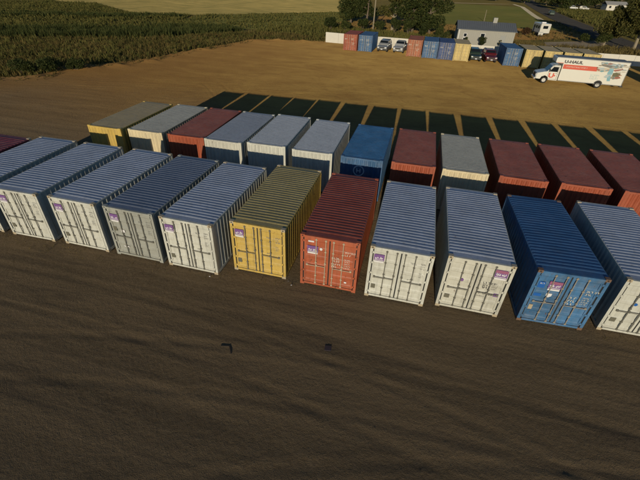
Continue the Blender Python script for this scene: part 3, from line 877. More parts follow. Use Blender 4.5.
def truck(loc, yaw, label, lettering=True):
    """moving truck, faces -x, near side at local y = 0"""
    t = empty('moving_truck', loc, R(yaw), label, 'truck')
    X0, X1 = 2.78, 10.35        # box
    WD = 2.35
    b = MB()
    b.prism([(X0, .52), (X1, .52), (X1, 3.24), (X1 - .03, 3.28), (X0 - .85, 3.28), (X0 - .93, 3.18), (X0 - .93, 2.70), (X0 - .80, 2.62), (X0, 2.62)], 0.0, WD, 'y')
    box = b.obj('cargo_box', TRUCKWHITE, t)
    MB().box(X0 - .8, X1 - .02, -.014, .002, 3.22, 3.30).obj('top_rail', CHROME, box)
    MB().box(X0 + .02, X1 - .02, -.016, .002, .50, .58).obj('bottom_rail', CHROME, box)
    MB().box(X1 - .06, X1 + .015, -.016, .002, .60, 3.20).obj('corner_trim', CHROME, box)
    MB().box(X0 - .75, X1 - .06, .06, WD - .06, 3.281, 3.31).obj('roof', plain('translucent_roof_grey', (.20, .20, .19), .5), box)
    MB().box(X1 + .001, X1 + .03, .12, WD - .12, .62, 3.15).obj('roll_door', TRUCKWHITE, box)
    # printed side
    if lettering:
        y = -.003
        MB().box(X0 + .10, X0 + 4.12, y - .003, y, 1.98, 2.52).obj('stripe', TR_ORANGE, box)
        MB().box(X0 - .78, X0 + .09, y - .003, y, 2.635, 2.68).obj('stripe', TR_ORANGE, box)
        text_mesh('U-HAUL', .47, INK_DARK, box, 'lettering', (X0 + .06, y - .006, 2.70), (math.pi / 2, 0, 0), 1.28, bold=.022)
        text_rows(X0 + .45, 2.20, [20], .13, .05, 91, y - .006).stuff('lettering', INK_WHITE, box)
        G = lambda n, rgb: plain(n, rgb, .5, 0, .3, 3)
        MB().prism([(X0 + 3.95, 2.52), (X0 + 4.13, 1.98), (X0 + 5.2, 2.0), (X0 + 6.2, 2.28), (X0 + 5.6, 2.5)], y - .003, y).obj('graphic', G('print_beige', (.55, .48, .36)), box)
        MB().prism([(X0 + 4.25, 3.10), (X0 + 4.45, 2.68), (X0 + 5.5, 2.52), (X0 + 6.9, 2.62), (X0 + 6.3, 2.95), (X0 + 5.2, 3.12)], y - .006, y - .003).obj('graphic', G('print_grey', (.17, .16, .14)), box)
        MB().prism([(X0 + 4.8, 3.02), (X0 + 5.0, 2.86), (X0 + 6.0, 2.80), (X0 + 6.1, 2.95)], y - .009, y - .0065).obj('graphic', G('print_pale_blue', (.42, .52, .55)), box)
        MB().prism([(X0 + 6.0, 3.0), (X0 + 6.5, 2.72), (X0 + 7.2, 2.82), (X0 + 7.0, 3.05)], y - .009, y - .0065).obj('graphic', G('print_sky', (.33, .46, .52)), box)
        MB().prism([(X0 + 5.9, 2.30), (X0 + 6.9, 2.56), (X0 + 7.1, 2.40), (X0 + 6.2, 2.14)], y - .009, y - .0065).obj('graphic', G('print_rust', (.34, .12, .08)), box)
        MB().prism([(X0 + 5.5, 2.46), (X0 + 5.95, 2.44), (X0 + 6.02, 2.0), (X0 + 5.95, 1.55), (X0 + 6.08, .98), (X0 + 5.72, .95), (X0 + 5.55, 1.5), (X0 + 5.42, 1.9)], y - .012, y - .0095).obj('graphic', G('print_turquoise', (.20, .40, .46)), box)
        MB().prism([(X0 + 6.05, 1.95), (X0 + 6.5, 2.1), (X0 + 6.95, 1.95), (X0 + 6.8, 1.35), (X0 + 6.3, 1.2), (X0 + 6.08, 1.45)], y - .006, y - .003).obj('graphic', G('print_brown', (.12, .11, .05)), box)
        rr_ = random.Random(5)
        tones = [G('print_tone', c) for c in ((.30, .24, .17), (.48, .44, .36), (.22, .25, .24), (.40, .47, .48), (.30, .10, .06), (.15, .30, .34))]
        for q in range(34):
            gx = X0 + rr_.uniform(4.3, 7.2); gz = rr_.uniform(1.2, 3.05) if gx > X0 + 5.3 else rr_.uniform(2.0, 3.05)
            a_, b_ = rr_.uniform(.15, .5), rr_.uniform(.04, .16)
            MB().prism([(gx - a_, gz - b_ * .4), (gx, gz - b_), (gx + a_, gz - b_ * .1), (gx + a_ * .6, gz + b_), (gx - a_ * .5, gz + b_ * .8)], y - .0125 - q * .0004, y - .0122 - q * .0004).obj('graphic', tones[q % 6], box)
        text_rows(X0 + 3.6, 1.45, [9, 7, 9], .13, .08, 95, y - .003).stuff('lettering', G('print_turquoise_text', (.35, .52, .52)), box)
    # chassis
    ch = MB(); ch.box(1.2, X1 - .3, .55, .75, .42, .62); ch.box(1.2, X1 - .3, WD - .75, WD - .55, .42, .62); ch.obj('chassis', BLACKPLASTIC, t)
    MB().box(X1 - .1, X1 + .25, .15, WD - .15, .34, .50).obj('rear_bumper', BLACKPLASTIC, t)
    # cab
    cb = MB()
    y0, y1 = .10, WD - .10
    def sec(y, ins):
        return [(0.02 + ins, y, .52), (0.0 + ins, y, .95), (.08 + ins, y, 1.22), (.9, y, 1.42), (1.22, y, 1.47), (1.72 + ins * .5, y, 2.18 - ins), (1.98, y, 2.30 - ins), (2.66, y, 2.30 - ins), (2.70, y, .45), (1.62, y, .45), (1.50, y, .80), (1.12, y, .98), (.74, y, .82), (.60, y, .50)]
    loft(cb, [sec(y0, .10), sec(y0 + .10, 0), sec(y1 - .10, 0), sec(y1, .10)])
    cab = cb.obj('cab', TRUCKWHITE, t)
    MB().add([(1.24, y0 + .12, 1.53), (1.24, y1 - .12, 1.53), (1.68, y1 - .2, 2.15), (1.68, y0 + .2, 2.15)], [(0, 1, 2, 3)]).obj('windshield', GLASS, t)
    for yy in (y0 - .004, y1 + .004):
        d = MB().prism([(1.50, 1.50), (2.48, 1.50), (2.48, 2.10), (1.86, 2.10)], yy - .004, yy + .004).obj('side_window', GLASS, t)
    dm = MB()
    for a, b2, c, d in ((1.42, 1.45, .58, 1.45), (2.52, 2.55, .50, 2.15), (1.45, 2.52, .55, .58)):
        dm.box(a, b2, y0 - .004, y0 + .004, c, d)
    dm.obj('door_seam', GASKET, t)
    if lettering:
        text_mesh('U', .78, TR_ORANGE, t, 'lettering', (1.50, y0 - .005, .78), (math.pi / 2, 0, 0), 1.25, bold=.03)
        MB().box(2.18, 2.34, y0 - .008, y0 - .003, .95, 1.12).obj('lettering', TR_ORANGE, t)
    MB().box(2.3, 2.42, y0 - .03, y0 - .005, 1.30, 1.35).obj('door_handle', BLACKPLASTIC, t)
    MB().box(1.42, 1.54, y0 - .26, y0 - .04, 1.50, 1.86).obj('mirror', BLACKPLASTIC, t)
    MB().box(1.42, 1.54, y1 + .04, y1 + .26, 1.50, 1.86).obj('mirror', BLACKPLASTIC, t)
    MB().box(-.04, .06, y0 + .45, y1 - .45, .72, 1.12).obj('grille', BLACKPLASTIC, t)
    for yy in (y0 + .12, y1 - .42):
        MB().box(-.03, .12, yy, yy + .30, .86, 1.10).obj('headlight', LAMP, t)
    MB().cbox(-.16, .04, y0 + .04, y1 - .04, .44, .66, .04).obj('bumper', CHROME, t)
    for x, rr in ((1.12, .40), (7.62, .42)):
        if x > 2:
            MB().prism([(x + (rr + .11) * math.cos(a * math.pi / 12), rr + .03 + (rr + .09) * math.sin(a * math.pi / 12)) for a in range(13)], -.004, .05).obj('wheel_arch', BLACKPLASTIC, t)
        for s, yy in ((-1, .14), (1, WD - .14)):
            w = wheel(t, 0, 0, rr, .26, s, 'y')
            w.location = (x, yy if x < 2 else yy + s * .05, 0)
    return t
truck((17.6, 48.35, 0), -2.0, 'white moving truck with red stripe and dark lettering parked in the yard')

# a second, plain box trailer just outside the frame to the right: its shadow falls into view
bt = empty('box_trailer', (33.45, 45.8, 0), 0, 'white box trailer beyond the right edge that shades the wall', 'trailer')
MB().box(0, 2.5, 0, 7.2, 1.0, 3.75).obj('cargo_box', TRUCKWHITE, bt)
MB().box(.3, 2.2, .2, 7.0, .72, .99).obj('chassis', BLACKPLASTIC, bt)
for x, s in ((.18, -1), (2.32, 1)):
    for y in (1.2, 6.0):
        wheel(bt, x, y, .48, .28, s)
bt2 = empty('box_trailer', (37.2, 45.2, 0), 1.2 * math.pi / 180, 'second box trailer beyond the right edge, farther from the moving truck', 'trailer')
MB().box(0, 2.5, 0, 7.8, 1.0, 3.75).obj('cargo_box', TRUCKWHITE, bt2)
MB().box(.3, 2.2, .2, 7.6, .72, .99).obj('chassis', BLACKPLASTIC, bt2)
for x, s in ((.18, -1), (2.32, 1)):
    for y in (1.2, 6.4):
        wheel(bt2, x, y, .48, .28, s)

# ------------------------------------------------------------------ grey building behind the wall
SIDING = plain('light_siding', (0.35, 0.335, 0.29), .7, 0, .06, 2)
ROOFGREY = plain('grey_metal_roof', (0.17, 0.18, 0.19), .6, 0.1, .1, 1)
def building():
    x0, x1, y0, y1, ez, rz = 8.6, 19.6, 81.0, 88.5, 2.92, 4.05
    t = empty('metal_building', ((x0 + x1) / 2, y0, 0), R(1.0), 'low grey metal building with gable roof behind the white wall', 'building')
    hx = (x1 - x0) / 2; D = y1 - y0
    n = 28; w = 2 * hx / n
    m = MB()
    for i in range(n):
        m.box(-hx + i * w + .008, -hx + (i + 1) * w - .008, -.03, 0, -.1, ez)
    m.box(-hx, hx, .001, .1, -.1, ez - .01); MB().box(-hx, hx, D - .1, D, -.1, ez - .01).obj('wall', SIDING, t)
    m.obj('wall', SIDING, t)
    g = MB()
    for s in (-1, 1):
        MB().prism([(.1, -.1), (D - .1, -.1), (D - .1, ez - .02), (D / 2, rz - .06), (.1, ez - .02)], s * hx, s * (hx - .1), 'x').obj('gable_wall', SIDING, t)
    
    rm = MB()
    sl = math.hypot(D / 2 + .35, rz - ez)
    for k in range(2):
        ya, yb = (-.35, D / 2) if k == 0 else (D + .35, D / 2)
        za = ez - .10
        v = [(-hx - .3, ya, za), (hx + .3, ya, za), (hx + .3, yb, rz), (-hx - .3, yb, rz)]
        rm.add(v + [(a, b, c + .06) for a, b, c in v], [(0, 1, 2, 3), (4, 5, 6, 7), (0, 1, 5, 4), (1, 2, 6, 5), (2, 3, 7, 6), (3, 0, 4, 7)])
    roof = rm.obj('roof', ROOFGREY, t)
    sm = MB()
    for i in range(31):
        x = -hx - .28 + i * (2 * hx + .56) / 30
        a, b = Vector((x, -.35, ez - .035)), Vector((x, D / 2, rz + .065))
        sm.add([a + Vector((-.02, 0, 0)), a + Vector((.02, 0, 0)), b + Vector((.02, 0, 0)), b + Vector((-.02, 0, 0)), a + Vector((0, 0, .05)), b + Vector((0, 0, .05))], [(0, 3, 5, 4), (1, 4, 5, 2), (0, 4, 1), (3, 2, 5)])
    sm.obj('roof_seams', ROOFGREY, roof)
    MB().box(1.3, 2.1, D / 2 - .4, D / 2 + .4, rz - .1, rz + .85).obj('vent', SIDING, roof)
    for x, z, ww, hh in ((-4.25, 1.55, .55, .55), (-4.25, .75, .55, .55), (-.95, 1.45, .75, .8)):
        w_ = MB().box(x, x + ww, -.045, -.032, z, z + hh).obj('window', GLASS, t)
        fm = MB()
        fm.box(x - .06, x, -.055, -.031, z - .06, z + hh + .06); fm.box(x + ww, x + ww + .06, -.055, -.031, z - .06, z + hh + .06)
        fm.box(x, x + ww, -.055, -.031, z - .06, z); fm.box(x, x + ww, -.055, -.031, z + hh, z + hh + .06)
        fm.obj('frame', STK_WHITE, w_)
    MB().box(2.9, 3.9, -.05, -.032, 0, 2.1).obj('door', plain('grey_door', (.3, .3, .28), .6), t)
    MB().box(-hx + .2, -hx + .3, -.1, -.032, 0, ez).obj('downpipe', STK_WHITE, t)
building()
sb = empty('shed', (18.2, 90.5, 0), R(2), 'dark flat roofed shed behind the grey building', 'shed')
MB().box(-2.6, 2.6, 0, 4, -.1, 2.9).obj('wall', plain('shed_wall', (.16, .15, .14), .8), sb)
MB().prism([(-.25, 2.88), (4.25, 3.2), (4.25, 3.28), (-.25, 2.96)], -2.85, 2.85, 'x').obj('roof', ROOFGREY, sb)

# camper trailer in the grass
CAMPER = carpaint('camper_white', (0.66, 0.63, 0.56), 0)
ct = empty('camper_trailer', (31.6, 109.6, 0), R(8), 'white camper trailer standing in the grass before the road', 'trailer')
MB().prism([(-1.2, .55), (1.2, .55), (1.22, 2.5), (1.1, 2.62), (-1.1, 2.62), (-1.22, 2.5)], 0, 5.2, 'y').obj('body', CAMPER, ct)
MB().box(-.6, .6, -.012, -.002, 1.5, 2.15).obj('window', GLASS, ct)
for y in (.7, 2.2, 3.7):
    MB().box(-1.235, -1.222, y, y + 1.0, 1.45, 2.1).obj('window', GLASS, ct)
MB().box(-1.24, -1.222, 3.9, 4.6, .6, 1.4).obj('hatch', BLACKPLASTIC, ct)
MB().box(-.5, .5, 1.8, 2.6, 2.62, 2.86).obj('air_conditioner', STK_WHITE, ct)
for s in (-1, 1):
    for y in (2.2, 3.0): wheel(ct, s * 1.05, y, .36, .22, s)
MB().cyl((0, 5.2, .5), (0, 6.4, .5), .05, n=6).obj('drawbar', BLACKPLASTIC, ct)
MB().box(-.7, .7, -.35, -.02, .4, .55).obj('bumper', BLACKPLASTIC, ct)
gt = empty('propane_tank', (30.3, 107.4, 0), 0, 'small white tank on the ground beside the camper trailer', 'tank')
MB().cyl((-.55, 0, .55), (.55, 0, .55), .38, n=14).obj('shell', CAMPER, gt)
MB().box(-.45, -.35, -.25, .25, -.1, .3).obj('leg', BLACKPLASTIC, gt); MB().box(.35, .45, -.25, .25, -.1, .3).obj('leg', BLACKPLASTIC, gt)

# far house and cars at the upper right
hs = empty('farm_house', (101, 265, 0), R(4), 'white farm house with low roof near the top right corner', 'house')
MB().box(-5, 5, 0, 7, -.12, 2.6).obj('wall', CONCRETE, hs)
MB().prism([(-.5, 2.45), (3.5, 3.9), (7.5, 2.45), (7.5, 2.6), (3.5, 4.08), (-.5, 2.6)], -5.5, 5.5, 'x').obj('roof', plain('pale_roof', (.42, .40, .36), .8), hs)
for x in (-3.8, -.8, 2.6): MB().box(x, x + 1.1, -.02, -.002, 1.0, 2.0).obj('window', GLASS, hs)
MB().box(1.0, 1.9, -.02, -.002, 0, 2.05).obj('door', plain('brown_door', (.1, .06, .04), .7), hs)
car((84.5, 254, -.1), 60, TRUCKWHITE, 'white car parked in the farm yard near the top right', group='vehicles in the farm yard')
car((79.5, 256, -.1), 75, PALE, 'pale car parked in the farm yard, left of the white car', 'pickup', group='vehicles in the farm yard')
car((52.2, 196, -.05), 178, DGREEN, 'dark car driving on the asphalt road', group=None)

# ------------------------------------------------------------------ trees
LEAF_DARK = leafmat('dark_leaf', (0.03, 0.046, 0.012), (0.07, 0.085, 0.022), (0.12, 0.12, 0.034))
LEAF_OLIVE = leafmat('olive_leaf', (0.06, 0.066, 0.017), (0.13, 0.122, 0.032), (0.20, 0.165, 0.05))
LEAF_SHRUB = leafmat('shrub_leaf', (0.03, 0.045, 0.012), (0.07, 0.08, 0.022))

def leaf_cloud(centres, radii, n, size, seed):
    r = np.random.default_rng(seed)
    k = len(centres)
    w = np.array(radii) ** 2; w = w / w.sum()
    ci = r.choice(k, n, p=w)
    d = r.normal(size=(n, 3)); d /= np.linalg.norm(d, axis=1)[:, None]
    rad = np.array(radii)[ci] * (0.55 + 0.5 * r.random(n) ** .6)
    p = np.array(centres)[ci] + d * rad[:, None] * np.array([1, 1, .8])
    u = r.normal(size=(n, 3)); u /= np.linalg.norm(u, axis=1)[:, None]
    v = np.cross(u, r.normal(size=(n, 3))); v /= np.linalg.norm(v, axis=1)[:, None]
    s = size * (0.6 + .8 * r.random(n))[:, None]
    V = np.stack([p - u * s * .5, p + v * s * .28, p + u * s * .5, p - v * s * .28], 1).reshape(-1, 3)
    return V, np.arange(4 * n).reshape(n, 4)

def tree(loc, h, spread, label, seed, mat, base=.18, bark=BARK, n=7000, leaf=.30, name='tree', group='trees beyond the yard'):
    r = random.Random(seed)
    t = empty(name, loc, 0, label, 'tree', group)
    m = MB()
    p = Vector((0, 0, -.15)); tr = h * .022 + .06
    tips, rad = [], []
    lean = Vector((r.uniform(-.08, .08), r.uniform(-.08, .08), 0))
    k = 7
    for i in range(k):
        q = p + Vector((0, 0, h * .82 / k)) + lean * h / k + Vector((r.uniform(-.1, .1), r.uniform(-.1, .1), 0))
        m.cyl(p, q, tr * (1 - i / k * .8), tr * (1 - (i + 1) / k * .8), 8)
        z = (i + 1) / k
        if z > base:
            for j in range(r.randint(3, 4)):
                a = r.uniform(0, 2 * math.pi)
                ln = spread * (1.05 - .62 * z) * r.uniform(.55, 1.0)
                e = q + Vector((math.cos(a) * ln, math.sin(a) * ln, ln * r.uniform(.15, .6)))
                mid = q.lerp(e, .55) + Vector((0, 0, ln * .08))
                m.cyl(q, mid, tr * (1 - z * .8) * .5, tr * .22, 6); m.cyl(mid, e, tr * .22, tr * .06, 5)
                for c, s_ in ((e, .34), (mid, .28)):
                    tips.append(tuple(c)); rad.append(spread * s_ * r.uniform(.6, 1.1))
        p = q
    tips.append(tuple(p)); rad.append(spread * .35)
    m.obj('trunk', bark, t)
    V, F = leaf_cloud(tips, rad, n, leaf, seed)
    o = np_mesh('crown', V, F, mat)
    o.parent = t
    return t
TG = 'trees beyond the yard'
tree((-1.0, 95.5, 0), 13, 5.2, 'tall dense dark green tree left of the grey building', 31, LEAF_DARK, .10, n=16000, leaf=.42)
tree((3.0, 98.0, 0), 12, 4.6, 'dark green tree close behind the tall dense one', 32, LEAF_DARK, .10, n=13000, leaf=.42)
tree((-6.3, 99.5, 0), 12, 3.6, 'thin tree with bare pale trunk between pole and dense tree', 33, LEAF_OLIVE, .22, BARK_PALE, n=7000, leaf=.38)
tree((-13.5, 103, 0), 11, 3.8, 'olive tree standing behind the utility pole', 34, LEAF_DARK, .2, n=8000, leaf=.4)
tree((-18.8, 110, 0), 12, 4.4, 'dark tree at the edge of the golden field', 35, LEAF_DARK, .14, n=10000, leaf=.42)
tree((46.5, 93.5, 0), 13, 5.6, 'large olive tree at the right edge beside the road', 36, LEAF_OLIVE, .17, BARK_PALE, n=14000, leaf=.40)
tree((42.0, 98.0, 0), 8, 3.2, 'smaller olive tree left of the large one by the road', 37, LEAF_OLIVE, .2, BARK_PALE, n=6500, leaf=.36)
for i, (x, y, h, s) in enumerate([(66, 238, 9, 5), (76, 262, 10, 5.5), (86, 275, 11, 6), (97, 285, 12, 6), (110, 288, 12, 6.5), (124, 280, 12, 6), (60, 300, 10, 6), (44, 310, 10, 6.5), (28, 300, 9, 6), (120, 252, 9, 5), (70, 285, 11, 6)]):
    tree((x, y, -.1), h, s, ['dark tree in the distant row, left of the farm cars', 'dark tree behind the pale parked farm car', 'dark tree directly behind the white farm car', 'dark tree behind the left end of the farm house', 'dark tree behind the right end of the farm house', 'dark tree right of the farm house at the frame corner',
        'distant tree beyond the far end of the road, right', 'distant tree beyond the far end of the road, middle', 'distant tree at the top edge beyond the meadow', 'dark tree in front of the farm house at its right', 'dark tree standing beside the far road bend'][i], 50 + i, LEAF_DARK, .08, n=3200, leaf=.8)

def shrub(loc, w, h, label, seed, mat=None, n=700, leaf=.16, name='shrub', group='shrubs beyond the wall'):
    r = random.Random(seed)
    t = empty(name, loc, 0, label, 'shrub', group)
    m = MB(); c, rad = [], []
    for i in range(7):
        a = r.uniform(0, 6.28); q = r.uniform(.1, .8)
        e = (math.cos(a) * w * q * .6, math.sin(a) * w * q * .6, h * r.uniform(.4, .85))
        m.cyl((0, 0, -.15), e, .03, .01, 5)
        c.append(e); rad.append(w * r.uniform(.22, .4))
    m.obj('stems', BARK, t)
    V, F = leaf_cloud(c, rad, n, leaf, seed)
    V[:, 2] = np.maximum(V[:, 2], -.1)
    o = np_mesh('foliage', V, F, mat or LEAF_SHRUB); o.parent = t
    return t
shrub((13.6, 79.4, 0), 1.3, 2.0, 'green bush in front of the grey building under its window', 5, n=1400)
shrub((10.3, 79.6, 0), .6, 1.9, 'slim bush at the left part of the grey building', 6, n=600)
shrub((17.0, 79.6, 0), .6, 1.6, 'slim brown bush near the right part of the grey building', 8, LEAF_OLIVE, n=500)
shrub((6.3, 80.5, 0), 1.6, 2.6, 'dark bush at the left corner of the grey building', 9, LEAF_DARK, n=1800)
shrub((4.3, 78.0, 0), 1.3, 1.8, 'dark bush behind the navy far container', 10, LEAF_DARK, n=1400)
shrub((-40.0, 31.3, 0), 1.7, 1.1, 'dark green bush at the yard edge on the left', 11, LEAF_DARK, n=2200)
shrub((-44.2, 27.4, 0), 2.0, 1.5, 'dark green bush at the left frame edge', 12, LEAF_DARK, n=2600)
shrub((-42.3, 29.2, 0), 2.1, 1.3, 'broad dark green bush between two bushes at the left yard edge', 13, LEAF_DARK, n=2800)
shrub((41.0, 96.0, 0), 2.6, 2.6, 'dark bush at the foot of the large olive tree', 14, LEAF_DARK, n=2600, leaf=.25)
shrub((37.8, 99.5, 0), 2.0, 1.8, 'dark bush beside the driveway', 15, LEAF_DARK, n=1800, leaf=.25)
shrub((27.2, 108.5, 0), 2.2, 1.3, 'low reddish bush left of the camper trailer', 16, leafmat('rusty_leaf', (.10, .05, .025), (.17, .09, .04)), n=1600, leaf=.2)

for i, (x, y, w, h, lab) in enumerate([(-20.5, 92, 2.2, 2.6, 'leftmost bush of the undergrowth left of the utility pole'), (-16.5, 90, 1.9, 2.0, 'second bush from the left in the undergrowth before the utility pole'),
        (-12.9, 93, 2.2, 2.8, 'bush at the foot of the utility pole, left side'), (-8.6, 92, 2.1, 2.4, 'bush at the foot of the utility pole, right side'), (-5.2, 93, 2.3, 3.2, 'bush under the thin tree with the pale trunk'),
        (-1.8, 91.5, 2.4, 3.0, 'bush under the left half of the tall dense tree'), (1.8, 91.0, 2.2, 2.8, 'bush under the right half of the tall dense tree'), (5.4, 90.0, 1.8, 2.2, 'bush between the tall dense tree and the grey building')]):
    shrub((x, y, 0), w, h, lab, 100 + i, LEAF_DARK if i % 2 else LEAF_SHRUB, n=2400, leaf=.28)
# poles
def pole(loc, h, r, label, arm=True):
    t = empty('utility_pole', loc, 0, label, 'pole')
    MB().cyl((0, 0, -.2), (0, 0, h), r, r * .7, 10).obj('shaft', BARK_PALE, t)
    if arm:
        MB().box(-1.1, 1.1, -.06, .06, h - .7, h - .56).obj('crossarm', WOOD, t)
        for x in (-.95, .3, .95): MB().cyl((x, 0, h - .56), (x, 0, h - .40), .04, .03, 6).obj('insulator', STK_WHITE, t)
pole((-10.9, 98.0, 0), 10.5, .17, 'tall wooden utility pole among the trees behind the wall')
pole((20.3, 143, 0), 3.2, .10, 'slim pale post standing in the meadow', False)

# ------------------------------------------------------------------ grasses and reeds (uncountable)
def blades(name, poly, dens, h, hvar, leaves, width, mat, label, seed, lean=.35, hn=None, z=-.12, thin=None):
    r = np.random.default_rng(seed)
    P = np.array(poly)
    x0, y0 = P.min(0); x1, y1 = P.max(0)
    n = int(dens * (x1 - x0) * (y1 - y0))
    x = r.uniform(x0, x1, n); y = r.uniform(y0, y1, n)
    k = inpoly(x, y, poly)
    c = vnoise(x * .35, y * .35, seed + 1) + .5
    k &= r.random(n) < np.clip(.35 + c * 1.1, 0, 1)
    x, y = x[k], y[k]; n = len(x)
    hh = h * (1 + hvar * (r.random(n) - .5) * 2) * (0.45 + .75 * (vnoise(x * .22, y * .22, seed + 2) + .5) + .55 * (vnoise(x * .8, y * .8, seed + 3) + .5))
    x = np.repeat(x, leaves); y = np.repeat(y, leaves); hh = np.repeat(hh, leaves) * r.uniform(.6, 1.05, n * leaves)
    m = len(x)
    a = r.uniform(0, 2 * np.pi, m); l = hh * lean * r.uniform(.2, 1.0, m)
    dx, dy = np.cos(a), np.sin(a)
    b = r.uniform(0, np.pi, m)
    wx, wy = np.cos(b) * width * .5, np.sin(b) * width * .5
    jx, jy = r.normal(0, .06, m), r.normal(0, .06, m)
    Z0 = np.full(m, z)
    v0 = np.stack([x + jx - wx, y + jy - wy, Z0], 1); v1 = np.stack([x + jx + wx, y + jy + wy, Z0], 1)
    mx, my = x + jx + dx * l * .35, y + jy + dy * l * .35
    v2 = np.stack([mx + wx * .9, my + wy * .9, z + hh * .62], 1); v3 = np.stack([mx - wx * .9, my - wy * .9, z + hh * .62], 1)
    v4 = np.stack([x + jx + dx * l + wx * .2, y + jy + dy * l + wy * .2, z + hh], 1)
    v5 = np.stack([x + jx + dx * l - wx * .2, y + jy + dy * l - wy * .2, z + hh], 1)
    V = np.stack([v0, v1, v2, v3, v4, v5], 1).reshape(-1, 3)
    i = np.arange(m)[:, None] * 6
    F = np.concatenate([i + np.array([[0, 1, 2, 3]]), i + np.array([[3, 2, 4, 5]])])
    o = np_mesh(name, V, F, mat)
    return tag(o, label, 'grass', kind='stuff')
G_REED = leafmat('reed_green', (0.048, 0.065, 0.018), (0.098, 0.112, 0.030), (0.163, 0.150, 0.043))
G_DRY = leafmat('dry_weed', (0.095, 0.084, 0.026), (0.189, 0.142, 0.045), (0.365, 0.243, 0.078))
G_MID = leafmat('olive_weed', (0.098, 0.104, 0.026), (0.182, 0.169, 0.044), (0.286, 0.221, 0.065))
G_GOLD = leafmat('golden_grass', (0.16, 0.115, 0.035), (0.25, 0.18, 0.06), (0.33, 0.24, 0.09))
edge = [(-62, 4), (-52, 16), (-45.2, 24.9), (-41.8, 26.6), (-43.2, 32.4), (-39.7, 35.8), (-36.8, 42), (-35.6, 49.4), (-33.3, 57.6), (-30.4, 67.8), (-24, 70.2), (-17, 72.2)]
blades('dry_weeds', edge + [(-17, 76), (-26, 78), (-36, 76), (-42, 68), (-47, 60), (-56, 54), (-70, 46), (-85, 36), (-80, 10)], 12, .40, .5, 5, .045, G_DRY, 'brown and olive dry weeds along the left yard edge', 21, .4)
blades('edge_tufts', [(-60, 2), (-50, 13), (-43, 23), (-39, 25.5), (-40.5, 31), (-37, 35), (-34.2, 42), (-33.2, 49), (-31, 57), (-28.2, 66), (-23, 68.5), (-17, 70.3)] + edge[::-1], 3.0, .24, .6, 5, .05, G_DRY, 'scattered low tufts where the weeds thin out into the dirt', 43, .6, z=-.03)
blades('green_weeds', edge[1:] + [(-17, 76), (-26, 78), (-36, 76), (-42, 68), (-47, 60), (-56, 54), (-70, 46), (-75, 30)], 4.5, .45, .6, 6, .07, G_MID, 'patchy green weeds among the dry ones at the left yard edge', 29, .5)
blades('low_crop', [(-58, 85), (-42, 79), (-26, 92), (-20, 118), (-23, 148), (-31, 142), (-47.6, 122), (-63, 104.5)], 2.0, .30, .5, 4, .16, G_MID, 'low green crop in the field below the golden one', 30, .6)
blades('reed_bed', [(-85, 36), (-70, 46.5), (-56, 54.5), (-47, 60.5), (-42.5, 68), (-37, 77), (-44, 82), (-52, 79), (-58, 70), (-72, 61), (-98, 48)], 9.0, .95, .2, 6, .07, G_REED, 'tall dark green reeds in a long band at the upper left', 22, .28)
blades('olive_weeds', [(-98, 49), (-72, 62), (-58, 71), (-52, 80), (-44, 83), (-58, 86), (-64, 104), (-79, 97), (-108, 118), (-125, 116), (-140, 96)], 5.0, .42, .4, 5, .10, G_MID, 'olive weed belt behind the dark reeds', 23, .4)
blades('reed_bed', [(-118, 66), (-96, 74), (-76, 84), (-62, 95), (-66, 99), (-80, 91), (-100, 82), (-122, 74)], 5.0, .75, .2, 5, .11, G_REED, 'second thinner band of dark reeds farther back', 24, .28)
blades('weed_strip', [(-36, 77), (-26, 78.5), (-17, 76.5), (-16.5, 72.2), (-10, 71.9), (0, 71.3), (8, 70.9), (8, 88), (5, 92), (-10, 96), (-22, 100), (-32, 90)], 5.0, .6, .5, 5, .08, G_MID, 'olive weeds behind the white wall under the trees', 25, .4)
blades('golden_grass', [(20.5, 72), (33, 72.5), (47, 72), (52, 80), (45, 92), (36, 89), (28, 88.5), (21.5, 92), (22.5, 105), (8, 100), (7, 92), (20.5, 91)], 5.5, .65, .5, 5, .075, G_GOLD, 'golden dry grass right of the grey building', 26, .45)
blades('roadside_grass', [(8, 100), (22, 105), (28, 97), (36, 102), (44, 108), (45.5, 125), (47, 160), (42, 165), (40, 128), (6, 125), (-5, 118), (-20, 118), (-24, 101)], 0.5, .45, .5, 4, .12, G_DRY, 'mixed dry grass between the building and the road', 27, .45)
blades('farmland_grass', [(54, 100), (70, 90), (100, 130), (120, 240), (80, 250), (62, 235), (57, 170)], .9, .8, .6, 4, .22, G_MID, 'olive rough grass right of the road', 28, .45)

blades('base_weeds', [(-19, -1.3), (-8, -1.2), (-4.7, -.9), (-4.4, -.4), (14, .2), (14, .75), (5, .15), (-4.4, .1), (-4.8, -.4), (-19, -.4)], 14, .05, .6, 4, .012, G_DRY, 'tiny dry weeds along the doors of the front row', 41, .6, z=-.03)
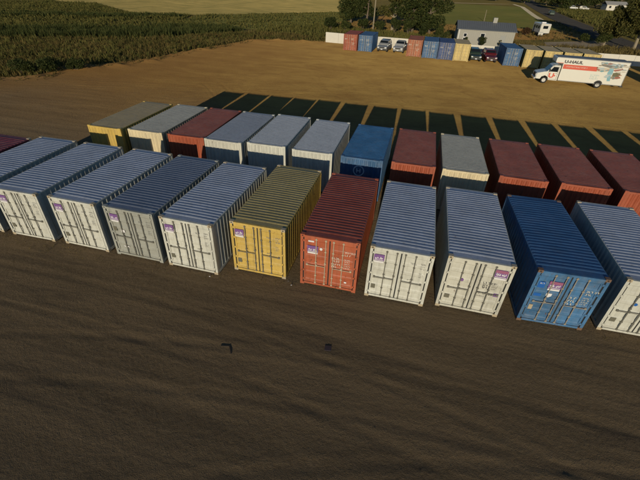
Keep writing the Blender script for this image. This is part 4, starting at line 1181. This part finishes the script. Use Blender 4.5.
# small weeds hugging the yard: stones
def stones():
    r = np.random.default_rng(77)
    n = 15000
    x = r.uniform(-17, 19, n); y = -12 + 13.0 * r.random(n)
    keep = vnoise(x * .4, y * .9, 71) + .5 > r.random(n) * .9
    x, y = x[keep], y[keep]; n = len(x)
    s = .006 + .010 * r.random(n) ** 4
    base = np.array([(1, 0, 0), (0, 1, 0), (-1, 0, 0), (0, -1, 0), (0, 0, .4), (.5, .5, .28), (-.5, .4, .25)], float)
    fac = np.array([(0, 5, 4), (5, 1, 4), (1, 6, 4), (6, 2, 4), (2, 3, 4), (3, 0, 4), (0, 1, 5), (1, 2, 6)])
    a = r.uniform(0, 6.28, n); ca, sa = np.cos(a), np.sin(a)
    J = base[None] * r.uniform(.7, 1.3, (n, 7, 1)) * s[:, None, None]
    X = J[..., 0] * ca[:, None] - J[..., 1] * sa[:, None]; Y = J[..., 0] * sa[:, None] + J[..., 1] * ca[:, None]
    V = np.stack([X + x[:, None], Y + y[:, None], J[..., 2] + yard_height(x, y)[:, None]], -1).reshape(-1, 3)
    F = (np.arange(n)[:, None, None] * 7 + fac[None]).reshape(-1, 3)
    o = np_mesh('gravel', V, F, leafmat('stone', (.10, .085, .065), (.19, .16, .125)))
    tag(o, 'loose gravel stones scattered over the front of the yard', 'gravel', kind='stuff')
stones()

# debris on the ground in front
d = MB(); d.box(-.30, .0, -.012, .018, -.01, .008); d.prism([(.0, .022), (.035, .03), (.16, -.33), (.13, -.34)], -.01, .008, 'z')
tag(d.obj('scrap_bracket', plain('dark_scrap', (.05, .038, .03), .9), None, (-2.72, -4.03, -.01), R(14)), 'dark angled scrap of metal lying on the dirt in front', 'scrap')
pm = MB(); pm.cbox(-.12, .12, -.11, .11, 0, .018, .006); pm.box(-.02, .02, -.111, .111, .016, .022)
tag(pm.obj('floor_plate', plain('dark_plate', (.05, .036, .045), .8), None, (.76, -3.15, -.02), R(8)), 'small dark square block lying on the dirt in front of the red container', 'block')
def litter(x, y, s, label, seed):
    r = random.Random(seed); m = MB()
    k = 7
    ring_ = [(math.cos(i * 6.283 / k) * s * r.uniform(.6, 1.1), math.sin(i * 6.283 / k) * s * r.uniform(.5, 1.0), r.uniform(0, .02)) for i in range(k)]
    m.add(ring_ + [(0, 0, s * .7), (s * .3, s * .1, s * .5)], [(i, (i + 1) % k, k) for i in range(k)] + [(0, 1, k + 1)])
    tag(m.obj('crumpled_paper', STK_WHITE, None, (x, y, -.01)), label, 'litter', 'scraps of white litter')
litter(-5.17, -.72, .045, 'white crumpled litter before the white container left of the yellow one', 1)
litter(-1.55, -.25, .035, 'white crumpled litter between the yellow and orange red containers', 2)
litter(-1.75, -.05, .03, 'small white scrap beside the foot of the yellow container', 3)
